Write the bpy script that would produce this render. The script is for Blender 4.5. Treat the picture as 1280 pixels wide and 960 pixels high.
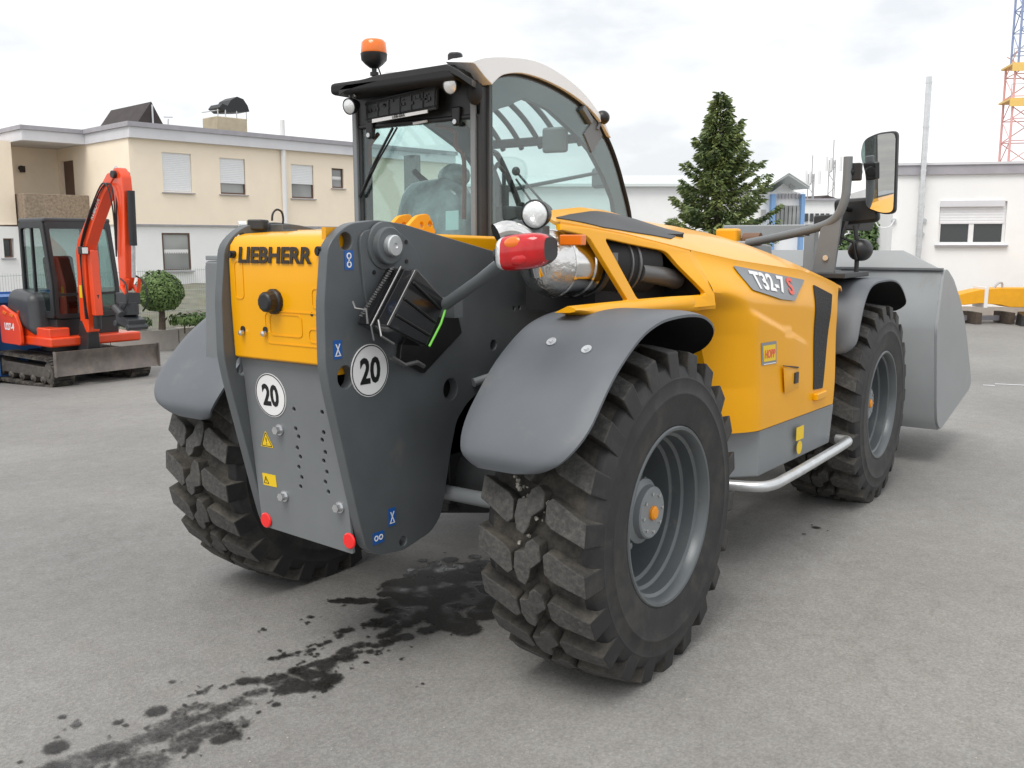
import bpy, bmesh, math, random
from mathutils import Vector, Matrix, noise
R = math.radians
random.seed(7)
for o in list(bpy.data.objects): bpy.data.objects.remove(o)
scene = bpy.context.scene
COL = scene.collection

# ------------------------------------------------------------------ camera
CAM = Vector((-3.109, -2.62, 1.625)); YAW = R(35.613); PITCH = R(8.614); ROLL = R(-.07); FPX = 1172.9
cd = bpy.data.cameras.new('camera'); cam = bpy.data.objects.new('camera', cd); COL.objects.link(cam)
cd.sensor_width = 36.0; cd.lens = FPX / 1280 * 36; cd.clip_end = 2000; cd.clip_start = .05
FW = Vector((math.cos(YAW)*math.cos(PITCH), math.sin(YAW)*math.cos(PITCH), -math.sin(PITCH)))
RT = Vector((math.sin(YAW), -math.cos(YAW), 0)); UP = RT.cross(FW)
RT, UP = math.cos(ROLL)*RT + math.sin(ROLL)*UP, -math.sin(ROLL)*RT + math.cos(ROLL)*UP
mw = Matrix((RT, UP, -FW)).transposed().to_4x4(); mw.translation = CAM
cam.matrix_world = mw
scene.camera = cam

# ------------------------------------------------------------------ sky, sun, exposure
SUN_TO = Vector((-.50, -.05, .86)).normalized()
w = bpy.data.worlds.new("World"); scene.world = w; w.use_nodes = True
nt = w.node_tree; nt.nodes.clear()
N = lambda t, **k: nt.nodes.new(t)
sky = N('ShaderNodeTexSky'); sky.sky_type = 'NISHITA'; sky.sun_disc = False
sky.sun_elevation = math.asin(SUN_TO.z); sky.sun_rotation = math.atan2(SUN_TO.x, SUN_TO.y)
sky.air_density = 1.4; sky.dust_density = 3
sk = N('ShaderNodeVectorMath'); sk.operation = 'SCALE'; sk.inputs['Scale'].default_value = .12
nt.links.new(sky.outputs[0], sk.inputs[0])
tc = N('ShaderNodeTexCoord'); mp = N('ShaderNodeMapping'); mp.inputs['Scale'].default_value = (1, 1, 2.6)
nt.links.new(tc.outputs['Generated'], mp.inputs[0])
n1 = N('ShaderNodeTexNoise'); n1.inputs['Scale'].default_value = 3.1; n1.inputs['Detail'].default_value = 6; n1.inputs['Roughness'].default_value = .55
nt.links.new(mp.outputs[0], n1.inputs['Vector'])
cr = N('ShaderNodeValToRGB')                                  # overcast cloud deck: light and slightly darker billows
cr.color_ramp.elements[0].position = .37; cr.color_ramp.elements[0].color = (.70, .72, .75, 1)
cr.color_ramp.elements[1].position = .57; cr.color_ramp.elements[1].color = (1.0, 1.0, 1.0, 1)
nt.links.new(n1.outputs['Fac'], cr.inputs[0])
mx = N('ShaderNodeMix'); mx.data_type = 'RGBA'; mx.inputs[0].default_value = .90
nt.links.new(sk.outputs[0], mx.inputs[6]); nt.links.new(cr.outputs[0], mx.inputs[7])
bg = N('ShaderNodeBackground'); bg.inputs['Strength'].default_value = .92
nt.links.new(mx.outputs[2], bg.inputs[0])
wo = N('ShaderNodeOutputWorld'); nt.links.new(bg.outputs[0], wo.inputs[0])
sl = bpy.data.lights.new('sun', 'SUN'); sl.energy = 1.5; sl.angle = R(32); sl.color = (1, .965, .91)
so = bpy.data.objects.new('sun', sl); COL.objects.link(so); so.location = (-20, -10, 40)
so.rotation_euler = (-SUN_TO).to_track_quat('-Z', 'Y').to_euler()
vs = scene.view_settings; vs.view_transform = 'Standard'; vs.look = 'None'; vs.gamma = 1; vs.use_curve_mapping = False
vs.exposure = .52

# ------------------------------------------------------------------ measuring helpers (a sight line met with a real plane)
def ray(px, py): return FW + RT*((px-640)/FPX) - UP*((py-480)/FPX)
def at(px, py, dep): return CAM + ray(px, py)*dep
def on(px, py, ax, val):
    d = ray(px, py); return CAM + d*((val-CAM[ax])/d[ax])

# ------------------------------------------------------------------ material helpers
MATS = {}
def mat(name, col, rough=.5, metal=0., var=0., vscale=8., bump=0., bscale=60., coat=0., spec=.5, col2=None, vdet=4., rvar=0., dirt=None):
    m = bpy.data.materials.new(name); m.use_nodes = True; t = m.node_tree; b = t.nodes['Principled BSDF']
    b.inputs['Base Color'].default_value = (*col, 1); b.inputs['Roughness'].default_value = rough; b.inputs['Metallic'].default_value = metal
    b.inputs['Coat Weight'].default_value = coat; b.inputs['Coat Roughness'].default_value = .06; b.inputs['Specular IOR Level'].default_value = spec
    tcn = t.nodes.new('ShaderNodeTexCoord')
    if var or col2 or rvar:
        n = t.nodes.new('ShaderNodeTexNoise'); n.inputs['Scale'].default_value = vscale; n.inputs['Detail'].default_value = vdet; n.inputs['Roughness'].default_value = .6
        t.links.new(tcn.outputs['Object'], n.inputs['Vector'])
        c2 = col2 or tuple(min(1, c*(1+var)) for c in col); c1 = col if col2 else tuple(c*(1-var) for c in col)
        r = t.nodes.new('ShaderNodeValToRGB'); r.color_ramp.elements[0].position = .32; r.color_ramp.elements[1].position = .68
        r.color_ramp.elements[0].color = (*c1, 1); r.color_ramp.elements[1].color = (*c2, 1)
        t.links.new(n.outputs['Fac'], r.inputs[0]); last = r.outputs[0]
        if dirt:
            n3 = t.nodes.new('ShaderNodeTexNoise'); n3.inputs['Scale'].default_value = dirt[1]; n3.inputs['Detail'].default_value = 8; n3.inputs['Roughness'].default_value = .7
            t.links.new(tcn.outputs['Object'], n3.inputs['Vector'])
            r3 = t.nodes.new('ShaderNodeValToRGB'); r3.color_ramp.elements[0].position = dirt[2]; r3.color_ramp.elements[1].position = dirt[3]
            t.links.new(n3.outputs['Fac'], r3.inputs[0])
            mm = t.nodes.new('ShaderNodeMix'); mm.data_type = 'RGBA'; mm.inputs[7].default_value = (*dirt[0], 1)
            t.links.new(r3.outputs[0], mm.inputs[0]); t.links.new(last, mm.inputs[6]); last = mm.outputs[2]
        t.links.new(last, b.inputs['Base Color'])
        if rvar:
            mr = t.nodes.new('ShaderNodeMapRange'); mr.inputs[3].default_value = max(0.02, rough-rvar); mr.inputs[4].default_value = rough+rvar
            t.links.new(n.outputs['Fac'], mr.inputs[0]); t.links.new(mr.outputs[0], b.inputs['Roughness'])
    if bump:
        n2 = t.nodes.new('ShaderNodeTexNoise'); n2.inputs['Scale'].default_value = bscale; n2.inputs['Detail'].default_value = 5
        t.links.new(tcn.outputs['Object'], n2.inputs['Vector'])
        bp = t.nodes.new('ShaderNodeBump'); bp.inputs['Strength'].default_value = bump; bp.inputs['Distance'].default_value = .01
        t.links.new(n2.outputs['Fac'], bp.inputs['Height']); t.links.new(bp.outputs[0], b.inputs['Normal'])
    MATS[name] = m; return m
def glass(name, tint, refl=.06, rough=0.):
    m = bpy.data.materials.new(name); m.use_nodes = True; t = m.node_tree; t.nodes.clear()
    tr = t.nodes.new('ShaderNodeBsdfTransparent'); tr.inputs[0].default_value = (*tint, 1)
    gl = t.nodes.new('ShaderNodeBsdfGlossy'); gl.inputs['Roughness'].default_value = rough
    fr = t.nodes.new('ShaderNodeFresnel'); ge = t.nodes.new('ShaderNodeNewGeometry'); mr = t.nodes.new('ShaderNodeMapRange'); mr.inputs[3].default_value = 1.45; mr.inputs[4].default_value = 1/1.45
    t.links.new(ge.outputs['Backfacing'], mr.inputs[0]); t.links.new(mr.outputs[0], fr.inputs[0])
    ma = t.nodes.new('ShaderNodeMath'); ma.operation = 'ADD'; ma.inputs[1].default_value = refl
    mi = t.nodes.new('ShaderNodeMixShader'); o = t.nodes.new('ShaderNodeOutputMaterial')
    t.links.new(fr.outputs[0], ma.inputs[0]); t.links.new(ma.outputs[0], mi.inputs[0]); t.links.new(tr.outputs[0], mi.inputs[1]); t.links.new(gl.outputs[0], mi.inputs[2]); t.links.new(mi.outputs[0], o.inputs[0])
    MATS[name] = m; return m

mat('yellow', (.82, .375, .002), .36, spec=.22, var=.03, vscale=2, coat=.28, bump=.012, bscale=260)
mat('yellow_cast', (.78, .36, .006), .42, var=.05, vscale=6)
mat('grey_plate', (.098, .108, .114), .42, var=.10, vscale=3.5, bump=.03, bscale=190, rvar=.08, dirt=((.16, .15, .135), 5, .60, .85))
mat('grey_panel', (.165, .176, .184), .40, var=.06, vscale=4, bump=.02, bscale=190, rvar=.06)
mat('fender', (.110, .121, .134), .52, var=.05, vscale=5, bump=.05, bscale=420, dirt=((.20, .19, .175), 3.2, .58, .85))
mat('dark_grey', (.030, .032, .034), .5, var=.15, vscale=6)
mat('black_plastic', (.012, .012, .013), .38, var=.2, vscale=9, rvar=.1)
mat('black_gloss', (.008, .008, .009), .12, coat=.4)
mat('black_matte', (.010, .010, .011), .75)
mat('bucket_grey', (.285, .300, .308), .40, var=.06, vscale=2.5, rvar=.08, dirt=((.24, .23, .21), 3, .6, .85))
mat('rim_grey', (.115, .128, .135), .34, metal=.25, var=.06, vscale=7, rvar=.08, dirt=((.22, .20, .17), 9, .60, .8))
mat('tank_grey', (.21, .225, .235), .42, var=.05, vscale=3)
mat('rubber', (.018, .018, .019), .62, var=.25, vscale=9, bump=.05, bscale=90, dirt=((.060, .056, .050), 7, .48, .8))
mat('rubber_tread', (.050, .049, .047), .88, var=.22, vscale=12, bump=.25, bscale=90, dirt=((.112, .108, .100), 55, .42, .75))
mat('rubber_groove', (.030, .028, .025), .9, var=.3, vscale=20, bump=.3, bscale=80, dirt=((.095, .085, .070), 11, .42, .70))
mat('zinc', (.62, .63, .64), .32, metal=.9, var=.12, vscale=25)
mat('galvanised', (.60, .62, .63), .36, metal=.75, var=.10, vscale=18, rvar=.1)
mat('chrome', (.74, .73, .71), .14, metal=1., var=.06, vscale=14, rvar=.08)
mat('foil', (.72, .71, .69), .26, metal=1., bump=.5, bscale=55)
mat('mirror_glass', (.86, .88, .88), .015, metal=1.)
mat('white_paint', (.86, .87, .88), .35, var=.02, vscale=4)
mat('sign_white', (.80, .80, .80), .4)
mat('ink', (.006, .006, .007), .5)
mat('letter_dark', (.020, .012, .004), .5)
mat('decal_grey', (.22, .235, .25), .4)
mat('decal_red', (.75, .10, .06), .4)
mat('sticker_yellow', (.82, .55, .01), .4)
mat('sticker_blue', (.015, .10, .36), .4)
mat('reflector_red', (.80, .012, .012), .18, coat=.6)
mat('lens_red', (.50, .004, .007), .16, coat=.5, var=.15, vscale=25)
mat('lens_amber', (.80, .17, .008), .18, coat=.5)
mat('lens_clear', (.80, .82, .82), .14, metal=.35, bump=.18, bscale=110)
mat('orange_cap', (.85, .30, .004), .45)
mat('seal_brown', (.16, .045, .03), .5)
mat('hose_green', (.16, .62, .05), .45)
mat('grille', (.016, .016, .017), .65, bump=.8, bscale=150)
mat('seat_fabric', (.03, .035, .038), .7)
mat('plastic_film', (.10, .12, .125), .14, spec=.8, col2=(.36, .42, .43), vscale=6, bump=.9, bscale=11)
mat('glass_frit', (.075, .080, .085), .35)  # dark print lightened; the reflection on it is put into the grey
mat('wire_dull', (.16, .16, .16), .4, metal=.6)
mat('timber_brown', (.16, .085, .05), .6)
mat('paper', (.55, .72, .72), .6)
mat('soil_crumb', (.33, .31, .27), .9, var=.3, vscale=60)
glass('cab_glass', (.855, .935, .925), .035)
glass('clear_cover', (.92, .92, .92), .05)

# ------------------------------------------------------------------ mesh helpers
class MB:
    def __init__(s): s.v = []; s.f = []; s.mi = []
    def add(s, vs, fs, mi=0):
        o = len(s.v); s.v += [tuple(p) for p in vs]; s.f += [tuple(i+o for i in f) for f in fs]; s.mi += [mi]*len(fs); return s
    def box(s, c, d, rot=None, mi=0):
        hx, hy, hz = d[0]/2, d[1]/2, d[2]/2
        p = [Vector((x, y, z)) for x in (-hx, hx) for y in (-hy, hy) for z in (-hz, hz)]
        if rot is not None: p = [rot @ q for q in p]
        p = [q + Vector(c) for q in p]
        return s.add(p, [(0, 1, 3, 2), (4, 6, 7, 5), (0, 4, 5, 1), (2, 3, 7, 6), (0, 2, 6, 4), (1, 5, 7, 3)], mi)
    def hexa(s, b, t, mi=0):
        n = len(b)
        return s.add(list(b)+list(t), [tuple(reversed(range(n))), tuple(range(n, 2*n))] + [(i, (i+1) % n, n+(i+1) % n, n+i) for i in range(n)], mi)
    def tube(s, path, r, n=12, mi=0, cap=True):
        path = [Vector(p) for p in path]; rr = r if isinstance(r, (list, tuple)) else [r]*len(path)
        vs = []; fs = []; up = None
        for i, p in enumerate(path):
            t = ((path[i+1]-p) if i < len(path)-1 else Vector((0, 0, 0)))
            if i > 0: t = t.normalized() + (p-path[i-1]).normalized() if t.length else p-path[i-1]
            t.normalize()
            if up is None: up = Vector((0, 0, 1)) if abs(t.z) < .9 else Vector((1, 0, 0))
            a = t.cross(up).normalized(); up = a.cross(t).normalized()
            for k in range(n):
                q = 2*math.pi*k/n; vs.append(p + (a*math.cos(q) + up*math.sin(q))*rr[i])
        for i in range(len(path)-1):
            for k in range(n):
                fs.append((i*n+k, i*n+(k+1) % n, (i+1)*n+(k+1) % n, (i+1)*n+k))
        if cap: fs += [tuple(reversed(range(n))), tuple(range((len(path)-1)*n, len(path)*n))]
        return s.add(vs, fs, mi)
    def lathe(s, prof, o, ax, n=32, mi=0, a0=0, a1=2*math.pi, mis=None, rs=1.):
        prof = [(r*rs, h) for r, h in prof]
        o = Vector(o); ax = Vector(ax).normalized(); e = ax.orthogonal().normalized(); g = ax.cross(e)
        full = abs(a1-a0-2*math.pi) < 1e-6; m = n if full else n+1
        vs = []; fs = []; L = len(prof); ms = []
        for k in range(m):
            q = a0+(a1-a0)*k/n; d = e*math.cos(q)+g*math.sin(q)
            for r, h in prof: vs.append(o + d*r + ax*h)
        for k in range(n):
            k2 = (k+1) % m
            for j in range(L-1):
                fs.append((k*L+j, k2*L+j, k2*L+j+1, k*L+j+1)); ms.append(mis[j] if mis else mi)
        o0 = len(s.f); s.add(vs, fs, mi); s.mi[o0:] = ms; return s
    def cyl(s, a, b, r, n=20, mi=0, r2=None):
        return s.tube([a, b], [r, r if r2 is None else r2], n, mi)
    def sphere(s, c, r, n=16, mi=0, sc=(1, 1, 1)):
        vs = []; fs = []; m = n//2
        for i in range(m+1):
            th = math.pi*i/m
            for k in range(n):
                q = 2*math.pi*k/n; vs.append((c[0]+r*sc[0]*math.sin(th)*math.cos(q), c[1]+r*sc[1]*math.sin(th)*math.sin(q), c[2]+r*sc[2]*math.cos(th)))
        for i in range(m):
            for k in range(n): fs.append((i*n+k, (i+1)*n+k, (i+1)*n+(k+1) % n, i*n+(k+1) % n))
        return s.add(vs, fs, mi)
    def build(s, name, mats, parent=None, ang=35, bevel=0, seg=2, merge=False):
        me = bpy.data.meshes.new(name); me.from_pydata(s.v, [], s.f)
        if isinstance(mats, str): mats = [mats]
        for m in mats: me.materials.append(MATS[m])
        me.polygons.foreach_set('material_index', s.mi)
        if merge or True:
            b = bmesh.new(); b.from_mesh(me)
            if merge: bmesh.ops.remove_doubles(b, verts=b.verts, dist=1e-4)
            bmesh.ops.recalc_face_normals(b, faces=b.faces); b.to_mesh(me); b.free()
        return obj(name, me, parent, ang, bevel, seg)
def obj(name, me, parent=None, ang=35, bevel=0, seg=2):
    if ang:
        me.polygons.foreach_set('use_smooth', [True]*len(me.polygons)); me.set_sharp_from_angle(angle=R(ang))
    o = bpy.data.objects.new(name, me); COL.objects.link(o)
    if parent is not None: o.parent = parent
    if bevel:
        md = o.modifiers.new('bevel', 'BEVEL'); md.width = bevel; md.segments = seg; md.limit_method = 'ANGLE'; md.angle_limit = R(40); md.harden_normals = bool(ang)
    return o
def thing(name, label, cat, loc=(0, 0, 0), rz=0, group=None):
    o = bpy.data.objects.new(name, None); COL.objects.link(o); o.location = loc; o.rotation_euler = (0, 0, rz); o.empty_display_size = .2
    return tag(o, label, cat, group)
def tag(o, label, cat, group=None):
    o['label'] = label; o['category'] = cat
    if group: o['group'] = group
    return o
def copy_tree(o, parent=None):
    c = o.copy(); COL.objects.link(c)
    if parent is not None: c.parent = parent
    for ch in list(o.children): copy_tree(ch, c)
    return c
def circ(cx, cy, r, n=24, ry=None): return [(cx+r*math.cos(2*math.pi*k/n), cy+(ry or r)*math.sin(2*math.pi*k/n)) for k in range(n)]
def rpoly(pts, r, seg=5):
    out = []; n = len(pts)
    for i in range(n):
        p = Vector(pts[i][:2]); a = Vector(pts[i-1][:2])-p; b = Vector(pts[(i+1) % n][:2])-p
        rr = min(r, a.length*.45, b.length*.45); a.normalize(); b.normalize()
        p0, p2 = p+a*rr, p+b*rr
        for k in range(seg+1):
            t = k/seg; q = p0*(1-t)**2 + p*2*t*(1-t) + p2*t*t; out.append((q.x, q.y))
    return out
def flat_mesh(name, loops, thick, bev=0.):
    c = bpy.data.curves.new(name, 'CURVE'); c.dimensions = '2D'; c.fill_mode = 'BOTH'; c.extrude = max(1e-5, thick/2-bev); c.bevel_depth = bev; c.bevel_resolution = 1
    if bev: c.offset = -bev
    for lp in loops:
        sp = c.splines.new('POLY'); sp.points.add(len(lp)-1)
        for i, p in enumerate(lp): sp.points[i].co = (p[0], p[1], 0, 1)
        sp.use_cyclic_u = True
    return curve_mesh(c)
def curve_mesh(c):
    o = bpy.data.objects.new('tmp', c); COL.objects.link(o); dg = bpy.context.evaluated_depsgraph_get(); dg.update()
    me = bpy.data.meshes.new_from_object(o.evaluated_get(dg)); bpy.data.objects.remove(o); bpy.data.curves.remove(c); me.materials.clear(); return me
def flat(name, loops, thick, fn, m, parent=None, bev=0., ang=20, grid=0):
    """a plate with holes cut from 2D loops; fn(u, v, w) puts it in place"""
    me = flat_mesh(name, loops, thick, bev); me.name = name
    b = bmesh.new(); b.from_mesh(me)
    if grid:
        for ax in (0, 1):
            lo = min(v.co[ax] for v in b.verts); hi = max(v.co[ax] for v in b.verts); k = 1
            while lo+k*grid < hi-1e-4:
                co = Vector((0, 0, 0)); co[ax] = lo+k*grid; no = Vector((0, 0, 0)); no[ax] = 1
                bmesh.ops.bisect_plane(b, geom=b.verts[:]+b.edges[:]+b.faces[:], plane_co=co, plane_no=no, dist=1e-6); k += 1
    for v in b.verts: v.co = Vector(fn(*v.co))
    bmesh.ops.remove_doubles(b, verts=b.verts, dist=1e-5); bmesh.ops.recalc_face_normals(b, faces=b.faces); b.to_mesh(me); b.free()
    me.materials.append(MATS[m]); return obj(name, me, parent, ang)
def text(name, body, h, wdt, fn, m, parent=None, bold=.02, thick=.001, shear=0):
    """flat print lettering fitted into width wdt and height h (centred), fn maps it onto a surface"""
    c = bpy.data.curves.new(name, 'FONT'); c.body = body; c.align_x = 'LEFT'; c.extrude = thick; c.offset = bold; c.shear = shear; c.resolution_u = 3
    me = curve_mesh(c); me.name = name
    xs = [v.co.x for v in me.vertices]; ys = [v.co.y for v in me.vertices]; x0, x1, y0, y1 = min(xs), max(xs), min(ys), max(ys)
    for v in me.vertices:
        v.co = Vector(fn((v.co.x-(x0+x1)/2)/(x1-x0)*wdt, (v.co.y-(y0+y1)/2)/(y1-y0)*h, v.co.z))
    me.materials.append(MATS[m]); return obj(name, me, parent, 0)
def lerp(a, b, t): return a+(b-a)*t
def sm(t): t = max(0., min(1., t)); return t*t*(3-2*t)
def interp(x, tab):
    if x <= tab[0][0]: return tab[0][1]
    for (a, va), (b, vb) in zip(tab, tab[1:]):
        if x <= b: return lerp(va, vb, (x-a)/(b-a))
    return tab[-1][1]
def ground_z(x, y):
    t = y-2.4
    s = .5*(t+math.sqrt(t*t+1.2)); s = max(0, s-.05)
    fade = sm((y-1.3)/1.5)
    return -.053*min(s, 22)*fade
def ground_hit(px, py, dz=0):
    d = ray(px, py); a, b = .5, 300.
    for _ in range(60):
        m_ = (a+b)/2; p = CAM+d*m_
        if p.z > ground_z(p.x, p.y)+dz: a = m_
        else: b = m_
    return CAM+d*a
# ------------------------------------------------------------------ ground
def asphalt():
    m = bpy.data.materials.new('asphalt'); m.use_nodes = True; t = m.node_tree; b = t.nodes['Principled BSDF']; Ln = t.links.new
    tcn = t.nodes.new('ShaderNodeTexCoord')
    def noi(s, d=5, r=.6, dim='3D'):
        n = t.nodes.new('ShaderNodeTexNoise'); n.inputs['Scale'].default_value = s; n.inputs['Detail'].default_value = d; n.inputs['Roughness'].default_value = r
        Ln(tcn.outputs['Object'], n.inputs['Vector']); return n
    def ramp(src, p0, c0, p1, c1):
        r = t.nodes.new('ShaderNodeValToRGB'); e = r.color_ramp.elements; e[0].position = p0; e[0].color = (*c0, 1); e[1].position = p1; e[1].color = (*c1, 1)
        Ln(src, r.inputs[0]); return r.outputs[0]
    def mul(a, bb, f=1., mode='MULTIPLY'):
        x = t.nodes.new('ShaderNodeMix'); x.data_type = 'RGBA'; x.blend_type = mode; x.inputs[0].default_value = f
        Ln(a, x.inputs[6]); Ln(bb, x.inputs[7]); return x.outputs[2]
    base = ramp(noi(.5, 6).outputs['Fac'], .3, (.216, .212, .204), .7, (.268, .264, .255))
    big = ramp(noi(.13, 3).outputs['Fac'], .35, (.84, .84, .85), .65, (1.06, 1.055, 1.04))
    c = mul(base, big)
    c = mul(c, ramp(noi(9, 6, .7).outputs['Fac'], .35, (.90, .89, .88), .68, (1.06, 1.06, 1.06)))
    # aggregate: light and dark stones in the surface
    v = t.nodes.new('ShaderNodeTexVoronoi'); v.inputs['Scale'].default_value = 150; Ln(tcn.outputs['Object'], v.inputs['Vector'])
    sp = t.nodes.new('ShaderNodeSeparateColor'); Ln(v.outputs['Color'], sp.inputs[0])
    c = mul(c, ramp(sp.outputs[0], .05, (.78, .78, .78), .95, (1.20, 1.19, 1.17)), .6)
    c = mul(c, ramp(noi(60, 4).outputs['Fac'], .35, (.88, .88, .88), .65, (1.08, 1.08, 1.08)))
    # pale flecks and reddish-brown dust patches
    fl = ramp(noi(23, 2).outputs['Fac'], .70, (0, 0, 0), .74, (1, 1, 1))
    x = t.nodes.new('ShaderNodeMix'); x.data_type = 'RGBA'; x.inputs[7].default_value = (.36, .34, .30, 1); Ln(fl, x.inputs[0]); Ln(c, x.inputs[6]); 
    mm = t.nodes.new('ShaderNodeMath'); mm.operation = 'MULTIPLY'; mm.inputs[1].default_value = .18; Ln(fl, mm.inputs[0]); Ln(mm.outputs[0], x.inputs[0]); c = x.outputs[2]
    st = ramp(noi(.9, 5, .65).outputs['Fac'], .60, (0, 0, 0), .80, (1, 1, 1))
    m2 = t.nodes.new('ShaderNodeMath'); m2.operation = 'MULTIPLY'; m2.inputs[1].default_value = .30; Ln(st, m2.inputs[0])
    x = t.nodes.new('ShaderNodeMix'); x.data_type = 'RGBA'; x.inputs[7].default_value = (.27, .215, .18, 1); Ln(m2.outputs[0], x.inputs[0]); Ln(c, x.inputs[6]); c = x.outputs[2]
    # hairline cracks
    dn = t.nodes.new('ShaderNodeVectorMath'); dn.operation = 'MULTIPLY_ADD'; wn = noi(1.1, 4); dn.inputs[1].default_value = (.9, .9, .9)
    Ln(wn.outputs['Color'], dn.inputs[0]); Ln(tcn.outputs['Object'], dn.inputs[2])
    vc = t.nodes.new('ShaderNodeTexVoronoi'); vc.feature = 'DISTANCE_TO_EDGE'; vc.inputs['Scale'].default_value = .22; Ln(dn.outputs[0], vc.inputs['Vector'])
    c = mul(c, ramp(vc.outputs['Distance'], .0, (.78, .77, .76), .0016, (1, 1, 1)), .40)
    Ln(c, b.inputs['Base Color'])
    rr = t.nodes.new('ShaderNodeMapRange'); rr.inputs[3].default_value = .62; rr.inputs[4].default_value = .92; Ln(noi(1.7, 5).outputs['Fac'], rr.inputs[0]); Ln(rr.outputs[0], b.inputs['Roughness'])
    ad = t.nodes.new('ShaderNodeMath'); ad.operation = 'ADD'; Ln(noi(120, 3).outputs['Fac'], ad.inputs[0]); Ln(v.outputs['Distance'], ad.inputs[1])
    bp = t.nodes.new('ShaderNodeBump'); bp.inputs['Strength'].default_value = .22; bp.inputs['Distance'].default_value = .006; Ln(ad.outputs[0], bp.inputs['Height']); Ln(bp.outputs[0], b.inputs['Normal'])
    MATS['asphalt'] = m
asphalt()
def axis_steps(c0, c1, fine):
    n = int(round((c1-c0)/fine)); mid = [c0+(c1-c0)*k/n for k in range(n+1)]
    return [c0-d for d in (400, 200, 90, 40, 15, 5)] + mid + [c1+d for d in (5, 15, 40, 90, 200, 400, 650)]
xs = axis_steps(-10, 50, 2.0); ys = axis_steps(-6, 40, .25)
gm = MB(); nx = len(xs)
gm.v = [(x, y, ground_z(x, y)) for y in ys for x in xs]
gm.f = [(j*nx+i, j*nx+i+1, (j+1)*nx+i+1, (j+1)*nx+i) for j in range(len(ys)-1) for i in range(nx-1)]; gm.mi = [0]*len(gm.f)
g = gm.build('ground', 'asphalt'); g['kind'] = 'structure'; g['label'] = 'weathered grey asphalt yard with hairline cracks and specks'

# wet stain: water run from under the machine, drying in the yard
def wet_mat():
    m = bpy.data.materials.new('wet_asphalt'); m.use_nodes = True; t = m.node_tree; b = t.nodes['Principled BSDF']; Ln = t.links.new
    a = t.nodes.new('ShaderNodeAttribute'); a.attribute_name = 'wet'
    tcn = t.nodes.new('ShaderNodeTexCoord')
    n = t.nodes.new('ShaderNodeTexNoise'); n.inputs['Scale'].default_value = 55; n.inputs['Detail'].default_value = 6; n.inputs['Roughness'].default_value = .7; Ln(tcn.outputs['Object'], n.inputs['Vector'])
    ma = t.nodes.new('ShaderNodeMath'); ma.operation = 'MULTIPLY_ADD'; ma.inputs[1].default_value = 1.0; Ln(n.outputs['Fac'], ma.inputs[0]); Ln(a.outputs['Fac'], ma.inputs[2])
    mr = t.nodes.new('ShaderNodeMapRange'); mr.inputs[1].default_value = .82; mr.inputs[2].default_value = 1.26; mr.inputs[4].default_value = .93; Ln(ma.outputs[0], mr.inputs[0])
    vo = t.nodes.new('ShaderNodeTexVoronoi'); vo.inputs['Scale'].default_value = 150; Ln(tcn.outputs['Object'], vo.inputs['Vector'])
    r = t.nodes.new('ShaderNodeValToRGB'); r.color_ramp.elements[0].color = (.011, .010, .010, 1); r.color_ramp.elements[1].color = (.034, .031, .028, 1)
    sp = t.nodes.new('ShaderNodeSeparateColor'); Ln(vo.outputs['Color'], sp.inputs[0]); Ln(sp.outputs[0], r.inputs[0]); Ln(r.outputs[0], b.inputs['Base Color'])
    n5 = t.nodes.new('ShaderNodeTexNoise'); n5.inputs['Scale'].default_value = 5.5; n5.inputs['Detail'].default_value = 3; Ln(tcn.outputs['Object'], n5.inputs['Vector'])
    r2 = t.nodes.new('ShaderNodeMapRange'); r2.inputs[1].default_value = .50; r2.inputs[2].default_value = .64; r2.inputs[3].default_value = .58; r2.inputs[4].default_value = .16
    Ln(n5.outputs['Fac'], r2.inputs[0]); Ln(r2.outputs[0], b.inputs['Roughness'])
    bp = t.nodes.new('ShaderNodeBump'); bp.inputs['Strength'].default_value = .2; bp.inputs['Distance'].default_value = .004; Ln(n.outputs['Fac'], bp.inputs['Height']); Ln(bp.outputs[0], b.inputs['Normal'])
    Ln(mr.outputs[0], b.inputs['Alpha']); MATS['wet_asphalt'] = m
wet_mat()
blobs = []   # (x, y, radius, strength)
def streak(pts, r0, r1, st, n=None):
    q = [ground_hit(*p) for p in pts]
    for i in range(len(q)-1):
        d = (q[i+1]-q[i]).length; k = max(2, int(d/.022))
        for j in range(k):
            t = (i+j/k)/(len(q)-1); p = q[i].lerp(q[i+1], j/k)
            if random.random() < .16: continue
            blobs.append((p.x+random.gauss(0, .011), p.y+random.gauss(0, .011), lerp(r0, r1, t)*random.uniform(.6, 1.25), st*random.uniform(.8, 1.1)))
for i in range(60):        # the pool still standing between the rear wheels
    p = ground_hit(random.triangular(455, 640, 590), random.triangular(712, 792, 755)); blobs.append((p.x, p.y, random.uniform(.025, .085), random.uniform(.8, 1.25)))
for i in range(34):
    t_ = random.random(); p = ground_hit(lerp(490, 640, t_)+random.gauss(0, 8), lerp(742, 752, t_)+random.gauss(0, 7)); blobs.append((p.x, p.y, random.uniform(.05, .10)*(.7+.5*t_), 1.3))
for i in range(90):
    p = ground_hit(random.triangular(505, 645, 600), random.triangular(696, 740, 722)); blobs.append((p.x, p.y, random.uniform(.02, .055), random.uniform(.75, 1.2)))
streak([(600, 745), (560, 760), (500, 752), (410, 752)], .06, .03, 1.0)
streak([(500, 770), (430, 790), (395, 812), (330, 826)], .03, .018, .75)
streak([(520, 775), (470, 800), (420, 820), (365, 842), (300, 856)], .034, .03, .85)
streak([(570, 782), (520, 790), (480, 806), (450, 820)], .05, .022, .85)
streak([(435, 818), (400, 840), (370, 853), (350, 865), (420, 850)], .045, .05, .82)
streak([(365, 850), (310, 870), (270, 895), (225, 905), (160, 935), (60, 965)], .028, .075, .62)
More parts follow.
